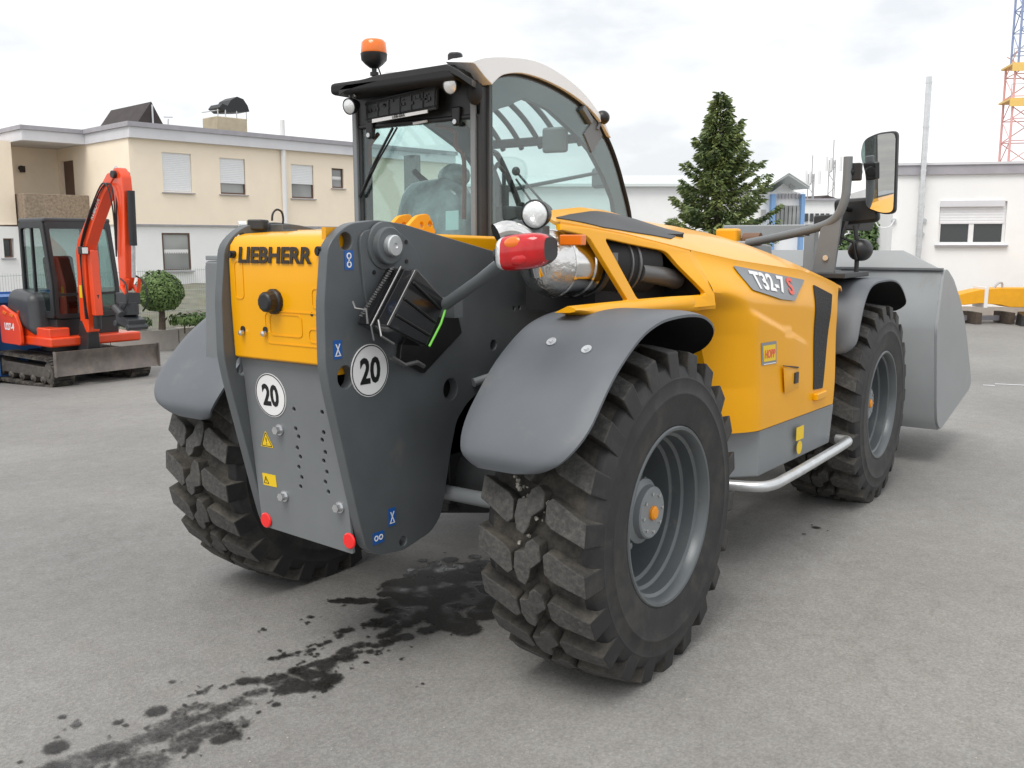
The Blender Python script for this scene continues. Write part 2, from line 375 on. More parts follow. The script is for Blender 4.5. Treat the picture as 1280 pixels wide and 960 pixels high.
streak([(300, 905), (250, 915), (200, 945), (120, 975)], .055, .07, .60)
streak([(255, 880), (215, 895)], .03, .04, .62)
streak([(300, 852), (232, 872)], .018, .016, .62)
for px, py, r in [(330, 788, .014), (215, 853, .017), (528, 856, .013), (457, 829, .016), (345, 882, .02), (195, 890, .045), (78, 897, .02), (95, 907, .022), (70, 935, .05), (147, 904, .022), (276, 925, .04), (290, 920, .04), (240, 938, .025), (413, 714, .016), (388, 772, .02), (384, 779, .016), (500, 826, .01), (1020, 660, .03), (1005, 668, .015), (1035, 664, .012)]:
    p = ground_hit(px, py); blobs.append((p.x, p.y, r, .78))
base_ = list(blobs)
for i in range(420):
    bx, by, br, bs = random.choice(base_); a = random.uniform(0, 6.28); d = br*random.uniform(1.1, 2.6)
    blobs.append((bx+d*math.cos(a), by+d*math.sin(a), random.uniform(.006, .014), random.uniform(.6, .9)))
cell = {}
for bx, by, br, bs in blobs:
    k = int(br*1.6/.0125)+1; cx, cy = round(bx/.0125), round(by/.0125)
    for i in range(-k, k+1):
        for j in range(-k, k+1):
            d = math.hypot((cx+i)*.0125-bx, (cy+j)*.0125-by)/br
            if d < 1.5:
                cell[(cx+i, cy+j)] = max(cell.get((cx+i, cy+j), 0), bs*sm((1.5-d)/1.1))
vi = {}; sv = []; wv = []; sf = []
def gv(k):
    if k not in vi:
        vi[k] = len(sv); x, y = k[0]*.0125, k[1]*.0125; sv.append((x, y, ground_z(x, y)+.004)); wv.append(cell.get(k, 0))
    return vi[k]
for (i, j) in list(cell):
    sf.append((gv((i, j)), gv((i+1, j)), gv((i+1, j+1)), gv((i, j+1))))
me = bpy.data.meshes.new('wet_stain'); me.from_pydata(sv, [], sf); me.materials.append(MATS['wet_asphalt'])
at_ = me.attributes.new('wet', 'FLOAT', 'POINT'); at_.data.foreach_set('value', wv)
o = obj('wet_stain', me, None, 0); o['kind'] = 'stuff'; o['label'] = 'dark wet water stain with streaks running over the asphalt'
# soil and gravel crumbs dropped by the tyres
cb = MB()
for i in range(170):
    if i < 70: p = Vector((random.gauss(-.9, .5), random.gauss(-1.2, .5), 0))
    else: p = ground_hit(random.uniform(0, 1280), 480+470*random.random()**.8)
    r = random.uniform(.002, .0048)
    z = ground_z(p.x, p.y)
    vs_ = [(p.x+r*math.cos(a)*random.uniform(.6, 1.2), p.y+r*math.sin(a)*random.uniform(.6, 1.2), z+.001) for a in (0, 1.3, 2.6, 3.9, 5.1)]
    cb.add(vs_+[(p.x, p.y, z+r*.9)], [(k, (k+1) % 5, 5) for k in range(5)])
o = cb.build('gravel_crumb', 'soil_crumb', None, 0); o['kind'] = 'stuff'; o['label'] = 'scattered pale soil and gravel crumbs on the asphalt'
# ------------------------------------------------------------------ telehandler: x forward, y to its left, origin under the rear axle
T = thing('telehandler', 'yellow and dark grey telescopic handler with cab, big lugged tyres and grey bucket', 'telehandler')
rear = lambda x0, yc, zc, tilt=0: (lambda u, v, w_: (x0 - w_ + tilt*v, yc - u, zc + v))       # onto a face that looks backwards
side = lambda xc, y0, zc, rot=0: (lambda u, v, w_: (xc + u*math.cos(rot)-v*math.sin(rot), y0 - w_, zc + v*math.cos(rot)+u*math.sin(rot)))   # onto a face that looks to the machine's right
WB = 2.978; WR = .635; WY = .905

# ---- wheel
def make_wheel():
    t = MB()
    prof = [(.325, -.205), (.345, -.222), (.40, -.233), (.455, -.235), (.462, -.238), (.470, -.235), (.505, -.230), (.52, -.232), (.535, -.226), (.562, -.213), (.576, -.18), (.583, -.08), (.585, 0)]
    prof = prof + [(r, -h) for r, h in reversed(prof[:-1])]
    ms = [0 if max(abs(prof[j][1]), abs(prof[j+1][1])) > .19 else 2 for j in range(len(prof)-1)]
    t.lathe(prof, (0, 0, 0), (0, 1, 0), 96, mis=ms)
    NP = 22; pitch = 2*math.pi/NP
    def lug(poly, a0, shoulder=0):
        # poly: (arc in units of pitch, lateral); placed on the tread
        top = []; bot = []; cx = sum(p[0] for p in poly)/len(poly); cv = sum(p[1] for p in poly)/len(poly)
        for s, v in poly:
            rt = WR - .016*(v/.22)**2; ang = a0 + s*pitch
            top.append((rt*math.cos(ang), v, rt*math.sin(ang)))
            s2 = cx+(s-cx)*1.10; v2 = cv+(v-cv)*1.06; rb = .572
            if shoulder and abs(v) > .19: v2 = .231*(1 if v > 0 else -1); rb = .520
            ang = a0 + s2*pitch; bot.append((rb*math.cos(ang), v2, rb*math.sin(ang)))
        n = len(poly); o = len(t.v); t.v += bot+top
        t.f += [tuple(range(o+n, o+2*n))]; t.mi.append(1)
        for i in range(n): t.f.append((o+i, o+(i+1) % n, o+n+(i+1) % n, o+n+i)); t.mi.append(0 if abs(poly[i][1]) > .19 and abs(poly[(i+1) % n][1]) > .19 else 2)
    jr = random.Random(3)
    for k in range(NP):
        a = k*pitch
        sl = [(.18, -.216), (-.30, -.216), (-.36, -.19), (-.66, -.085), (-.56, -.062), (-.20, -.066), (-.08, -.090)]
        lug(sl, a, 1); lug([(-s_, -v_) for s_, v_ in sl], a+.30*pitch, 1)
        ce = [(.06, -.050), (.34, -.044), (.44, -.020), (.34, .004), (.20, .010), (.14, .046), (-.16, .052), (-.40, .040), (-.46, .012), (-.28, -.006), (-.12, -.012)]
        lug([(-s_*1.08, v_*1.12) for s_, v_ in ce], a+.62*pitch)
    tm = t
    rim = MB()
    # flange, barrel with steps and drop centre, disc set in, seen from the -y side
    pr = [(.318, -.200), (.337, -.214), (.341, -.221), (.336, -.226), (.326, -.224), (.318, -.212), (.312, -.185), (.300, -.178), (.297, -.130), (.285, -.122), (.282, -.085), (.268, -.078), (.262, -.015), (.258, .03), (.235, .035), (.19, .0), (.14, -.045), (.11, -.05), (.11, -.02)]
    rim.lathe(pr, (0, 0, 0), (0, 1, 0), 80)
    rim.lathe([(.262, .045), (.27, .1), (.31, .19), (.33, .215), (.325, .225)], (0, 0, 0), (0, 1, 0), 64)
    wh = rim.build('wheel', 'rim_grey', T, 30)
    ty = tm.build('tyre', ['rubber', 'rubber_tread', 'rubber_groove'], wh, 28, bevel=.006)
    hub = MB(); hub.lathe([(.125, -.03), (.125, -.10), (.105, -.115), (.100, -.138), (.094, -.143), (.0, -.143)], (0, 0, 0), (0, 1, 0), 40)
    hub.build('hub', 'tank_grey', wh, 30)
    cp = MB(); cp.lathe([(.027, -.140), (.027, -.152), (.020, -.158), (0, -.159)], (0, 0, 0), (0, 1, 0), 20); cp.build('hub_cap', 'orange_cap', wh)
    nb = MB()
    for k in range(10):
        q = 2*math.pi*k/10; nb.cyl((.165*math.cos(q), .04, .165*math.sin(q)), (.165*math.cos(q), -.035, .165*math.sin(q)), .014, 6)
    nb.build('wheel_nuts', 'zinc', wh)['kind'] = 'stuff'
    hb = MB()
    for k in range(8):
        q = 2*math.pi*k/8+.2; hb.cyl((.075*math.cos(q), -.140, .075*math.sin(q)), (.075*math.cos(q), -.149, .075*math.sin(q)), .007, 6)
    hb.build('hub_bolts', 'zinc', wh)['kind'] = 'stuff'
    vl = MB(); vl.tube([(.262*math.cos(-1.9), -.05, .262*math.sin(-1.9)), (.245*math.cos(-1.9), -.06, .245*math.sin(-1.9)), (.24*math.cos(-1.9), -.115, .24*math.sin(-1.9))], .009, 8); vl.build('valve', 'black_plastic', wh)
    return wh
w0 = make_wheel()
for i, (x, s) in enumerate([(0, -1), (0, 1), (WB, -1), (WB, 1)]):
    wh = w0 if i == 0 else copy_tree(w0, T)
    wh.location = (x, s*WY, WR-.026); wh.rotation_euler = (0, (.11, .5, .3, .9)[i], 0 if s < 0 else math.pi)
    wh.rotation_mode = 'XYZ'

# mud and stones pressed into the near rear tyre
mb = MB(); rr_ = random.Random(11)
for k in range(46):
    a = R(180-rr_.gauss(14, 9)); v = -WY + rr_.gauss(.02, .05); r = .600+rr_.uniform(-.006, .012)
    c = Vector((r*math.cos(a), v, WR+r*math.sin(a))); s = rr_.uniform(.004, .011)
    mb.box(c, (s, s*1.3, s*1.1), Matrix.Rotation(rr_.uniform(0, 3), 3, 'X') @ Matrix.Rotation(rr_.uniform(0, 3), 3, 'Z'))
o = mb.build('mud_crumbs', 'soil_crumb', T, 0); o['kind'] = 'stuff'

# ---- mudguards
FPROF = [(-.695, .875), (-.700, .93), (-.665, 1.00), (-.585, 1.095), (-.46, 1.215), (-.30, 1.315), (-.17, 1.357), (-.05, 1.371), (.12, 1.371), (.25, 1.350), (.36, 1.29), (.43, 1.215), (.455, 1.165)]
def catmull(p, k=4):
    out = []
    for i in range(len(p)-1):
        a, b, c, d = p[max(0, i-1)], p[i], p[i+1], p[min(len(p)-1, i+2)]
        for j in range(k):
            t = j/k; out.append(tuple(.5*((2*b[m])+(-a[m]+c[m])*t+(2*a[m]-5*b[m]+4*c[m]-d[m])*t*t+(-a[m]+3*b[m]-3*c[m]+d[m])*t**3) for m in range(len(b))))
    return out+[p[-1]]
def mudguard(prof, yi, yo, s, dx, name_mat='fender', corner=.24, cut=.44):
    p = catmull(prof, 4); m = MB(); n = len(p); th = .010
    L = [0]
    for i in range(1, n): L.append(L[-1]+math.dist(p[i], p[i-1]))
    us = [0, .015, .05, .10, .2, .35, .5, .65, .8, .87, .92, .95, .975, 1.0]
    def pt(i, u, off):
        a = L[i]; b = L[-1]-L[i]; e = min(a, b)
        yout = yo; yin = yi
        if e < corner: k = 1-math.sqrt(max(0, 1-((corner-e)/corner)**2)); yout = yo-(yo-yi)*cut*k; yin = yi+(yo-yi)*.16*k
        y = lerp(yin, yout, u)
        t0, t1 = p[max(0, i-1)], p[min(n-1, i+1)]; tx, tz = t1[0]-t0[0], t1[1]-t0[1]; l = math.hypot(tx, tz); nx_, nz_ = -tz/l, tx/l
        # the outer and inner borders are folded down
        edge = max(0, (abs(u-.5)-.36)/.14); drop = -.013*edge**2
        if e < .05: drop -= .01*(1-e/.05)
        return (p[i][0]+nx_*(off+drop)+dx, s*y, p[i][1]+nz_*(off+drop))
    nu = len(us)
    for off in (0, -th): m.v += [pt(i, u, off) for i in range(n) for u in us]
    o2 = n*nu
    for i in range(n-1):
        for j in range(nu-1):
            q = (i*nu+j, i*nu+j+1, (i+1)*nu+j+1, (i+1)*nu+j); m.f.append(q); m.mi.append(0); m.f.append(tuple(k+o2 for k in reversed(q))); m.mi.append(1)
    for i in range(n-1):
        for j in (0, nu-1):
            m.f.append((i*nu+j, (i+1)*nu+j, (i+1)*nu+j+o2, i*nu+j+o2)); m.mi.append(0)
    for i in (0, n-1):
        for j in range(nu-1): m.f.append((i*nu+j, i*nu+j+1, i*nu+j+1+o2, i*nu+j+o2)); m.mi.append(0)
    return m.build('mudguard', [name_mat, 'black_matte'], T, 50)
for s in (-1, 1):
    f_ = mudguard(FPROF, .645, 1.135, s, 0)
    for u_, xz in ((.83, (-.37, 1.277)), (.985, (-.39, 1.262))):
        b_ = MB(); nrm = Vector((-.62, 0, .78)); c = Vector((xz[0], s*u_, xz[1]))
        b_.cyl(c-nrm*.012, c+nrm*.006, .019, 14); b_.cyl(c+nrm*.006, c+nrm*.012, .009, 6); b_.build('bolt', 'zinc', f_)
FP2 = [(-.665, .985), (-.640, 1.08), (-.585, 1.20), (-.52, 1.30), (-.42, 1.372), (-.28, 1.40), (-.1, 1.405), (.10, 1.40), (.26, 1.372), (.40, 1.31), (.50, 1.23), (.535, 1.17)]
for s in (-1, 1): mudguard(FP2, .66, 1.125, s, WB, corner=.10, cut=.28)

# ---- chassis and axles
m = MB(); m.box((1.5, 0, .80), (3.4, .44, .50)); m.box((.75, -.42, 1.02), (.9, .5, .35)); m.box((-.35, 0, 1.0), (.7, .44, .5)); m.build('chassis', 'dark_grey', T, bevel=.01)
for x in (0, WB):
    m = MB(); m.tube([(x, -.72, WR), (x, -.45, WR), (x, -.30, WR), (x, 0, WR), (x, .30, WR), (x, .45, WR), (x, .72, WR)], [.12, .12, .15, .20, .15, .12, .12], 20)
    m.box((x-.02, 0, WR+.02), (.34, .40, .30)); ax_ = m.build('axle', 'dark_grey', T, bevel=.015)
    m = MB(); m.cyl((x-.24, -.62, WR-.02), (x-.24, .62, WR-.02), .03); m.cyl((x-.24, -.20, WR-.02), (x-.24, .20, WR-.02), .05)
    m.build('steering_cylinder', 'tank_grey', ax_)
m = MB(); m.tube([(-.12, -.44, .95), (-.20, -.46, .85), (-.22, -.50, .72), (-.15, -.52, .62)], .014); m.tube([(-.08, -.42, .92), (-.16, -.44, .8), (-.14, -.50, .64)], .012); m.build('hydraulic_hose', 'black_plastic', T)
m = MB(); m.tube([(-.14, -.30, 1.06), (-.06, -.33, 1.08), (-.02, -.36, 1.0), (-.03, -.38, .9)], .018); m.build('brake_line', 'tank_grey', T)

# ---- side plates of the rear frame
PL = [(-.86, 1.655), (-.80, 1.688), (-.67, 1.702), (-.53, 1.690), (-.35, 1.655), (.03, 1.585), (.30, 1.49), (.52, 1.38), (.85, 1.28), (.85, .95), (.30, .98), (.12, 1.03), (-.04, 1.03), (-.16, .985), (-.235, .92), (-.275, .80), (-.325, .60), (-.345, .545), (-.40, .50), (-.56, .468), (-.70, .485), (-.765, .53), (-.80, .66), (-.865, .92), (-.915, 1.12), (-.932, 1.21), (-.930, 1.42), (-.905, 1.61)]
HOLES = [circ(-.823, 1.628, .030), circ(-.842, 1.165, .036, ry=.040), circ(-.272, 1.05, .044), circ(.012, 1.20, .021), circ(.16, 1.345, .009, 12), circ(.20, 1.345, .009, 12), circ(-.565, .505, .020, 16)]
def slot(cx, cy): return [(cx-.028, cy), (cx-.012, cy+.008), (cx-.004, cy+.014), (cx+.006, cy+.006), (cx+.026, cy+.002), (cx+.010, cy-.010), (cx-.010, cy-.008)]
HOLES.append(slot(-.62, 1.325))
plates = {}
for s in (-1, 1):
    plates[s] = flat('side_plate', [rpoly(PL, .03, 3)]+HOLES, .042, lambda u, v, w_, s=s: (u, s*(.269+w_), v), 'grey_plate', T, bev=.003)
# welded reinforcement, boss and pivot pin of the boom
BO = rpoly([(-.77, 1.665), (-.58, 1.675), (-.47, 1.60), (-.44, 1.50), (-.60, 1.46), (-.62, 1.34), (-.70, 1.33), (-.745, 1.43)], .06)
for s in (-1, 1):
    flat('boss_plate', [BO], .010, lambda u, v, w_, s=s: (u, s*(.2945+w_), v), 'grey_plate', T, bev=.002)
    m = MB(); d = (0, s, 0); m.lathe([(.085, .295), (.083, .306), (.066, .309), (.066, .330), (.062, .333), (.0, .333)], (-.645, 0, 1.612), d, 36); bs_ = m.build('boom_boss', 'grey_plate', T, 30)
    m = MB(); m.lathe([(.038, .333), (.038, .352), (.034, .356), (.010, .356), (.006, .350), (0, .350)], (-.645, 0, 1.612), d, 28); m.build('pivot_pin', 'galvanised', bs_, 30)
    for bx, bz in ((-.53, 1.625), (-.53, 1.555), (-.70, 1.52), (-.695, 1.44)):
        m = MB(); m.cyl((bx, s*.2995, bz), (bx, s*.3025, bz), .008, 12); m.build('grease_point', 'black_plastic', bs_)
# inner walls seen through the holes
for z_, h_ in ((1.63, .09), (1.190, .045)):
    m = MB(); m.box((-.835, -.235, z_), (.07, .02, h_)); m.build('tie_down_lug', 'yellow_cast', T)

# ---- rear cover between the plates
XP = lambda z: interp(z, [(.50, -.785), (1.19, -.852), (1.65, -.870)])
hol = []
c1 = [(698, 48), (707, 150), (722, 192), (715, 250), (731, 297), (723, 350), (738, 404), (732, 452)]
c2 = [(845, 64), (853, 170), (845, 209), (861, 273), (853, 318), (869, 376), (861, 428), (877, 480)]
def rp(px, py):
    q = on(px, py, 0, -.83); q = on(px, py, 0, XP(q.z)); return (-q.y, q.z)
for a_, b_ in c1+c2:
    u_, v_ = rp(200+a_/4.173, 500+b_/4.173); hol.append(circ(u_, v_, .0085, 12))
lowp = flat('rear_panel', [rpoly([(-.247, .525), (.247, .505), (.247, 1.196), (-.247, 1.196)], .012)]+hol, .012, lambda u, v, w_: (XP(v)-w_+.006, -u, v), 'grey_panel', T, bev=.002)
m = MB(); m.box((-.74, 0, .86), (.10, .47, .60)); m.build('counterweight', 'black_matte', T)  # black box behind the panel, put there so its holes look dark
prof = [(-.862, 1.198), (-.884, 1.205), (-.892, 1.40), (-.893, 1.56), (-.885, 1.615), (-.862, 1.644), (-.82, 1.656), (-.60, 1.672), (-.40, 1.672), (-.40, 1.198)]
m = MB(); m.hexa([(x, .246, z) for x, z in prof], [(x, -.246, z) for x, z in prof]); ycov = m.build('engine_cover', 'yellow', T, 40, bevel=.006)
YX = lambda z: interp(z, [(1.205, -.884), (1.40, -.892), (1.56, -.893), (1.615, -.885), (1.644, -.862)])
# pressed outlines in the cover
def frame(u0, u1, z0, z1, r=.02, wdt=.004):
    a = rpoly([(u0, z0), (u1, z0), (u1, z1), (u0, z1)], r); b = rpoly([(u0+wdt, z0+wdt), (u1-wdt, z0+wdt), (u1-wdt, z1-wdt), (u0+wdt, z1-wdt)], r)
    flat('pressed_rib', [a, b], .004, lambda u, v, w_: (YX(v)-.0005-w_, -u, v), 'yellow', ycov)
frame(-.035, .135, 1.295, 1.375); frame(-.215, -.165, 1.42, 1.56); frame(.165, .225, 1.28, 1.33); frame(.19, .235, 1.40, 1.47); frame(-.06, .235, 1.265, 1.385, .03)
lt = text('lettering', 'LIEBHERR', .058, .385, lambda u, v, w_: (YX(1.580+v)-.0045-w_, -.008-u, 1.580+v), 'letter_dark', ycov, bold=.035)
m = MB(); c = Vector((YX(1.42), *on(341, 377, 0, -.90)[1:])); m.lathe([(.046, 0), (.046, .012), (.038, .018), (.036, .045), (.028, .052), (0, .052)], c, (-1, 0, 0), 12); m.build('knob', 'black_plastic', ycov, 25, bevel=.004)
for px, py, r in ((401, 314, .017), (292, 318, .014)):
    q = on(px, py, 0, YX(1.57)); m = MB(); m.cyl((q.x+.005, q.y, q.z), (q.x-.014, q.y, q.z), r, 14); m.cyl((q.x-.014, q.y, q.z), (q.x-.02, q.y, q.z), r*.6, 8); m.build('rubber_stop', 'black_plastic', ycov)
for px, py in ((304, 411), (332, 412)):
    q = on(px, py, 0, YX(1.33)); m = MB(); m.cyl((q.x+.003, q.y, q.z), (q.x-.004, q.y, q.z), .011, 12); lk = m.build('lock', 'black_plastic', ycov)
    m = MB(); m.lathe([(.010, 0), (.010, .012), (.0, .016)], (q.x-.004, q.y, q.z-.014), (-1, 0, 0), 10); m.build('key_cap', 'zinc', lk)
q = on(390, 393, 0, YX(1.36)); m = MB(); m.cyl((q.x+.003, q.y, q.z), (q.x-.002, q.y, q.z), .007, 10); m.build('screw', 'black_plastic', ycov)
# hex bolts, reflectors and stickers on the lower panel
for px, py in ((350, 537), (356, 620), (425, 634)):
    u_, v_ = rp(px, py); x = XP(v_); m = MB(); m.cyl((x, -u_, v_), (x-.006, -u_, v_), .021, 20); m.cyl((x-.006, -u_, v_), (x-.026, -u_, v_), .0155, 6); m.build('hex_bolt', 'zinc', lowp)
for px, py in ((333, 650), (437, 676)):
    u_, v_ = rp(px, py); x = XP(v_)-.001; m = MB(); m.lathe([(.030, 0), (.030, .004), (.026, .007), (0, .0075)], (x, -u_, v_), (-1, 0, 0), 24); m.build('reflector', 'reflector_red', T)
def round_sign(name, body, r, fn_at):
    sg = flat(name, [circ(0, 0, r, 48)], .003, fn_at(.0015), 'sign_white', T)
    flat('sign_ring', [circ(0, 0, r*.965, 48), circ(0, 0, r*.925, 48)], .001, fn_at(.0036), 'ink', sg)
    text('digits', body, r*1.02, r*1.08, fn_at(.0036), 'ink', sg, bold=.035, thick=.0005)
u_, v_ = rp(339, 494); round_sign('speed_sign', '20', .083, lambda off: (lambda u, v, w_: (XP(v_+v)-off-w_, -u_-u, v_+v)))
q = on(462, 463, 1, -.2905); round_sign('speed_sign', '20', .094, lambda off: (lambda u, v, w_: (q.x+u, -.2905-off-w_, q.z+v)))
def warn_tri(px, py, sz):
    u0, v0 = rp(px, py); fn = lambda off: (lambda u, v, w_: (XP(v0+v)-off-w_, -u0-u, v0+v))
    st = flat('warning_sticker', [rpoly([(-sz, -sz*.85), (sz, -sz*.85), (0, sz*.95)], .006)], .001, fn(.001), 'sticker_yellow', T)
    flat('triangle', [rpoly([(-sz*.86, -sz*.76), (sz*.86, -sz*.76), (0, sz*.80)], .004), rpoly([(-sz*.74, -sz*.69), (sz*.74, -sz*.69), (0, sz*.66)], .004)], .0006, fn(.002), 'ink', st)
    text('mark', '!', sz*.8, sz*.14, lambda u, v, w_: fn(.002)(u, v-sz*.18, w_), 'ink', st, thick=.0003, bold=.0)
warn_tri(333, 549, .036)
u0, v0 = rp(337, 600); fn = lambda off: (lambda u, v, w_: (XP(v0+v)-off-w_, -u0-u, v0+v))
st = flat('warning_sticker', [rpoly([(-.038, -.024), (.038, -.024), (.038, .024), (-.038, .024)], .003)], .001, fn(.001), 'sticker_yellow', T)
flat('triangle', [[(-.034, -.016), (-.004, -.016), (-.019, .014)], [(-.030, -.014), (-.008, -.014), (-.019, .009)]], .0006, fn(.002), 'ink', st)
text('mark', '!', .014, .0025, lambda u, v, w_: fn(.002)(u-.019, v-.004, w_), 'ink', st, thick=.0003, bold=0)
def blue_sticker(px, py, wd, ht, kind):
    q = on(px, py, 1, -.2905); fn = lambda off: (lambda u, v, w_: (q.x+u, -.2905-off-w_, q.z+v))
    st = flat('instruction_sticker', [[(-wd, -ht), (wd, -ht), (wd, ht), (-wd, ht)]], .001, fn(.0008), 'sticker_blue', T)
    k = min(wd, ht)
    if kind == 'hook':
        loops = [circ(0, ht*.42, wd*.55, 16), circ(0, ht*.42, wd*.32, 16)]; flat('hook_symbol', loops, .0006, fn(.0018), 'sign_white', st)
        flat('hook_symbol', [circ(0, -ht*.45, wd*.55, 16), circ(0, -ht*.45, wd*.30, 16)], .0006, fn(.0018), 'sign_white', st)
        flat('hook_symbol', [[(-wd*.14, -ht*.2), (wd*.14, -ht*.2), (wd*.14, ht*.15), (-wd*.14, ht*.15)]], .0006, fn(.0018), 'sign_white', st)
    elif kind == 'lash':
        for sx in (-1, 1): flat('lashing_symbol', [[(-wd*.6*sx, ht*.6), (-wd*.35*sx, ht*.6), (wd*.6*sx, -ht*.6), (wd*.35*sx, -ht*.6)]], .0006, fn(.0018+.0008*(sx > 0)), 'sign_white', st)
        flat('lashing_symbol', [[(-wd*.7, -ht*.72), (wd*.7, -ht*.72), (wd*.7, -ht*.62), (-wd*.7, -ht*.62)]], .0006, fn(.0018), 'sign_white', st)
    else:
        for sx in (-.4, .4): flat('shackle_symbol', [circ(sx*wd, 0, ht*.5, 14), circ(sx*wd, 0, ht*.28, 14)], .0006, fn(.0018), 'sign_white', st)
blue_sticker(436, 325, .021, .033, 'hook'); blue_sticker(422, 437, .020, .032, 'lash'); blue_sticker(490, 646, .020, .034, 'lash'); blue_sticker(473, 672, .030, .022, 'shackle')

# ---- rear camera on its bracket
b0 = on(352, 292, 1, .20); cmr = MB(); c = on(335, 281, 1, .24)
cmr.box(c+Vector((-.03, .02, .0)), (.09, .06, .038), Matrix.Rotation(R(35), 3, 'Z')); cm_ = cmr.build('rear_camera', 'dark_grey', T, bevel=.006)
m = MB(); m.box(c+Vector((.03, -.03, -.025)), (.05, .15, .012)); m.box(b0+Vector((.0, 0, .01)), (.05, .07, .05)); m.build('bracket', 'grey_plate', cm_, bevel=.003)
m = MB(); m.cyl(c+Vector((-.065, .047, .0)), c+Vector((-.088, .063, .0)), .014, 14); m.build('camera_lens', 'lens_clear', cm_)
m = MB(); m.tube(catmull([tuple(on(*p, 1, .2)) for p in ((340, 276), (341, 267), (346, 262), (352, 265), (354, 275), (352, 292))], 3), .004, 8); m.build('cable', 'black_plastic', cm_)
m = MB(); m.hexa([(-.56, .64, 1.0), (-.56, .88, 1.0), (.2, .88, 1.0), (.2, .64, 1.0)], [(-.545, .66, 1.545), (-.545, .86, 1.545), (.2, .86, 1.545), (.2, .66, 1.545)]); tk = m.build('hydraulic_tank', 'grey_panel', T, bevel=.012)
m = MB(); m.box((-.18, .76, 1.558), (.72, .20, .02)); m.build('tank_lid', 'tank_grey', tk, bevel=.004)

# ---- wheel chock in its bracket on the right plate
Q = [on(px, py, 1, -.46) for px, py in ((521, 335), (558, 376), (534, 434), (484, 408))]
inn = [Vector((p.x, -.315, p.z)) for p in Q]
m = MB(); m.hexa(inn, Q); ck = m.build('wheel_chock', 'black_gloss', T, bevel=.008)
ctr = sum(Q, Vector())/4
m = MB()
for k in (.18, .50, .82):
    a_ = Q[0].lerp(Q[3], k); b_ = Q[1].lerp(Q[2], k); m.tube([a_.lerp(ctr, .12)+Vector((0, -.003, 0)), b_.lerp(ctr, .12)+Vector((0, -.003, 0))], .005, 8)
m.build('chock_ribs', 'black_plastic', ck)
pin_ = [on(px, py, 1, -.312) for px, py in ((540, 372), (571, 384), (578, 416), (531, 467), (500, 450), (505, 400))]
m = MB(); m.hexa([Vector((p.x, -.292, p.z)) for p in pin_], pin_); m.build('chock_bracket', 'black_plastic', T, bevel=.004)
m = MB(); m.tube([inn[0].lerp(Q[0], .55)+Vector((-.008, 0, .004)), inn[3].lerp(Q[3], .55)+Vector((-.010, 0, 0)), inn[3].lerp(Q[3], .6)+Vector((-.005, 0, -.05))], .0035, 8)
a_ = inn[3].lerp(Q[3], .2)+Vector((-.03, 0, .06)); m.tube([a_, a_+Vector((-.02, -.01, .02)), a_+Vector((-.03, -.03, 0)), a_+Vector((-.01, -.06, -.005)), a_+Vector((-.015, -.07, -.05))], .004, 8)
m.tube([Q[3]+Vector((-.01, .03, .02)), Q[3]+Vector((-.03, .0, -.03)), Q[3]+Vector((.02, -.01, -.06))], .004, 8); m.build('retaining_clip', 'wire_dull', ck)
sp_ = MB(); a_, b_ = inn[0].lerp(Q[0], .30)+Vector((-.012, 0, 0)), inn[3].lerp(Q[3], .25)+Vector((-.012, 0, .03)); pts = []
for k in range(120):
    q_ = a_.lerp(b_, k/119); pts.append(q_+Vector((.007*math.cos(k*1.1), .007*math.sin(k*1.1), 0)))
sp_.tube(pts, .0022, 5); sp_.build('spring', 'wire_dull', ck)
m = MB(); m.tube([Q[1].lerp(Q[2], .05)+Vector((.004, -.006, 0)), Q[1].lerp(Q[2], .5)+Vector((.010, -.010, 0)), Q[1].lerp(Q[2], .98)+Vector((.002, -.006, 0))], .0042, 8); m.build('green_cord', 'hose_green', ck)
m = MB(); m.tube([(-.66, -.335, 1.22), (-.60, -.345, 1.185), (-.54, -.35, 1.19), (-.50, -.35, 1.17)], .009, 6); m.build('chain', 'wire_dull', ck)

# ---- right tail lamp on its arm
m = MB(); m.tube([on(556, 381, 1, -.46), on(600, 350, 1, -.64), on(632, 324, 1, -.78)], .021, 16); m.box(on(552, 384, 1, -.38), (.05, .16, .07)); arm = m.build('lamp_arm', 'grey_plate', T)
L0, L1 = on(636, 317.5, 0, -.60), on(693, 311, 0, -.60)
def lamp_body():
    ydir = (L1-L0).normalized(); m = MB(); c = (L0+L1)/2; hl = (L1-L0).length/2
    secs = [(-1.0, .040, .036), (-.95, .049, .050), (-.80, .054, .058), (-.68, .056, .060), (-.3, .058, .062), (.2, .057, .062), (.6, .053, .056), (.88, .045, .044), (1.0, .036, .028)]
    n = 20; fs = []; vs_ = []; mi = []
    for t_, hz, dp in secs:
        for k in range(n):
            q_ = 2*math.pi*k/n; cx_, sz_ = math.cos(q_), math.sin(q_)
            ex = math.copysign(abs(cx_)**.6, cx_); ez = math.copysign(abs(sz_)**.6, sz_)
            vs_.append(c + ydir*hl*t_ + Vector((-.03-ex*dp if ex > 0 else -.03-ex*.05, 0, ez*hz)))
    for i in range(len(secs)-1):
        for k in range(n):
            fs.append((i*n+k, i*n+(k+1) % n, (i+1)*n+(k+1) % n, (i+1)*n+k)); q_ = 2*math.pi*(k+.5)/n
            mi.append(1 if math.cos(q_) < -.12 else (2 if i <= 2 else 0))
    m.add(vs_, fs); m.mi = mi; m.add([vs_[k] for k in range(n)], [tuple(range(n))], 2); m.add([vs_[-n+k] for k in range(n)], [tuple(range(n))], 1)
    return m.build('tail_lamp', ['lens_red', 'dark_grey', 'lens_clear'], T, 50), c, ydir, hl
tl, c, yd, hl = lamp_body()
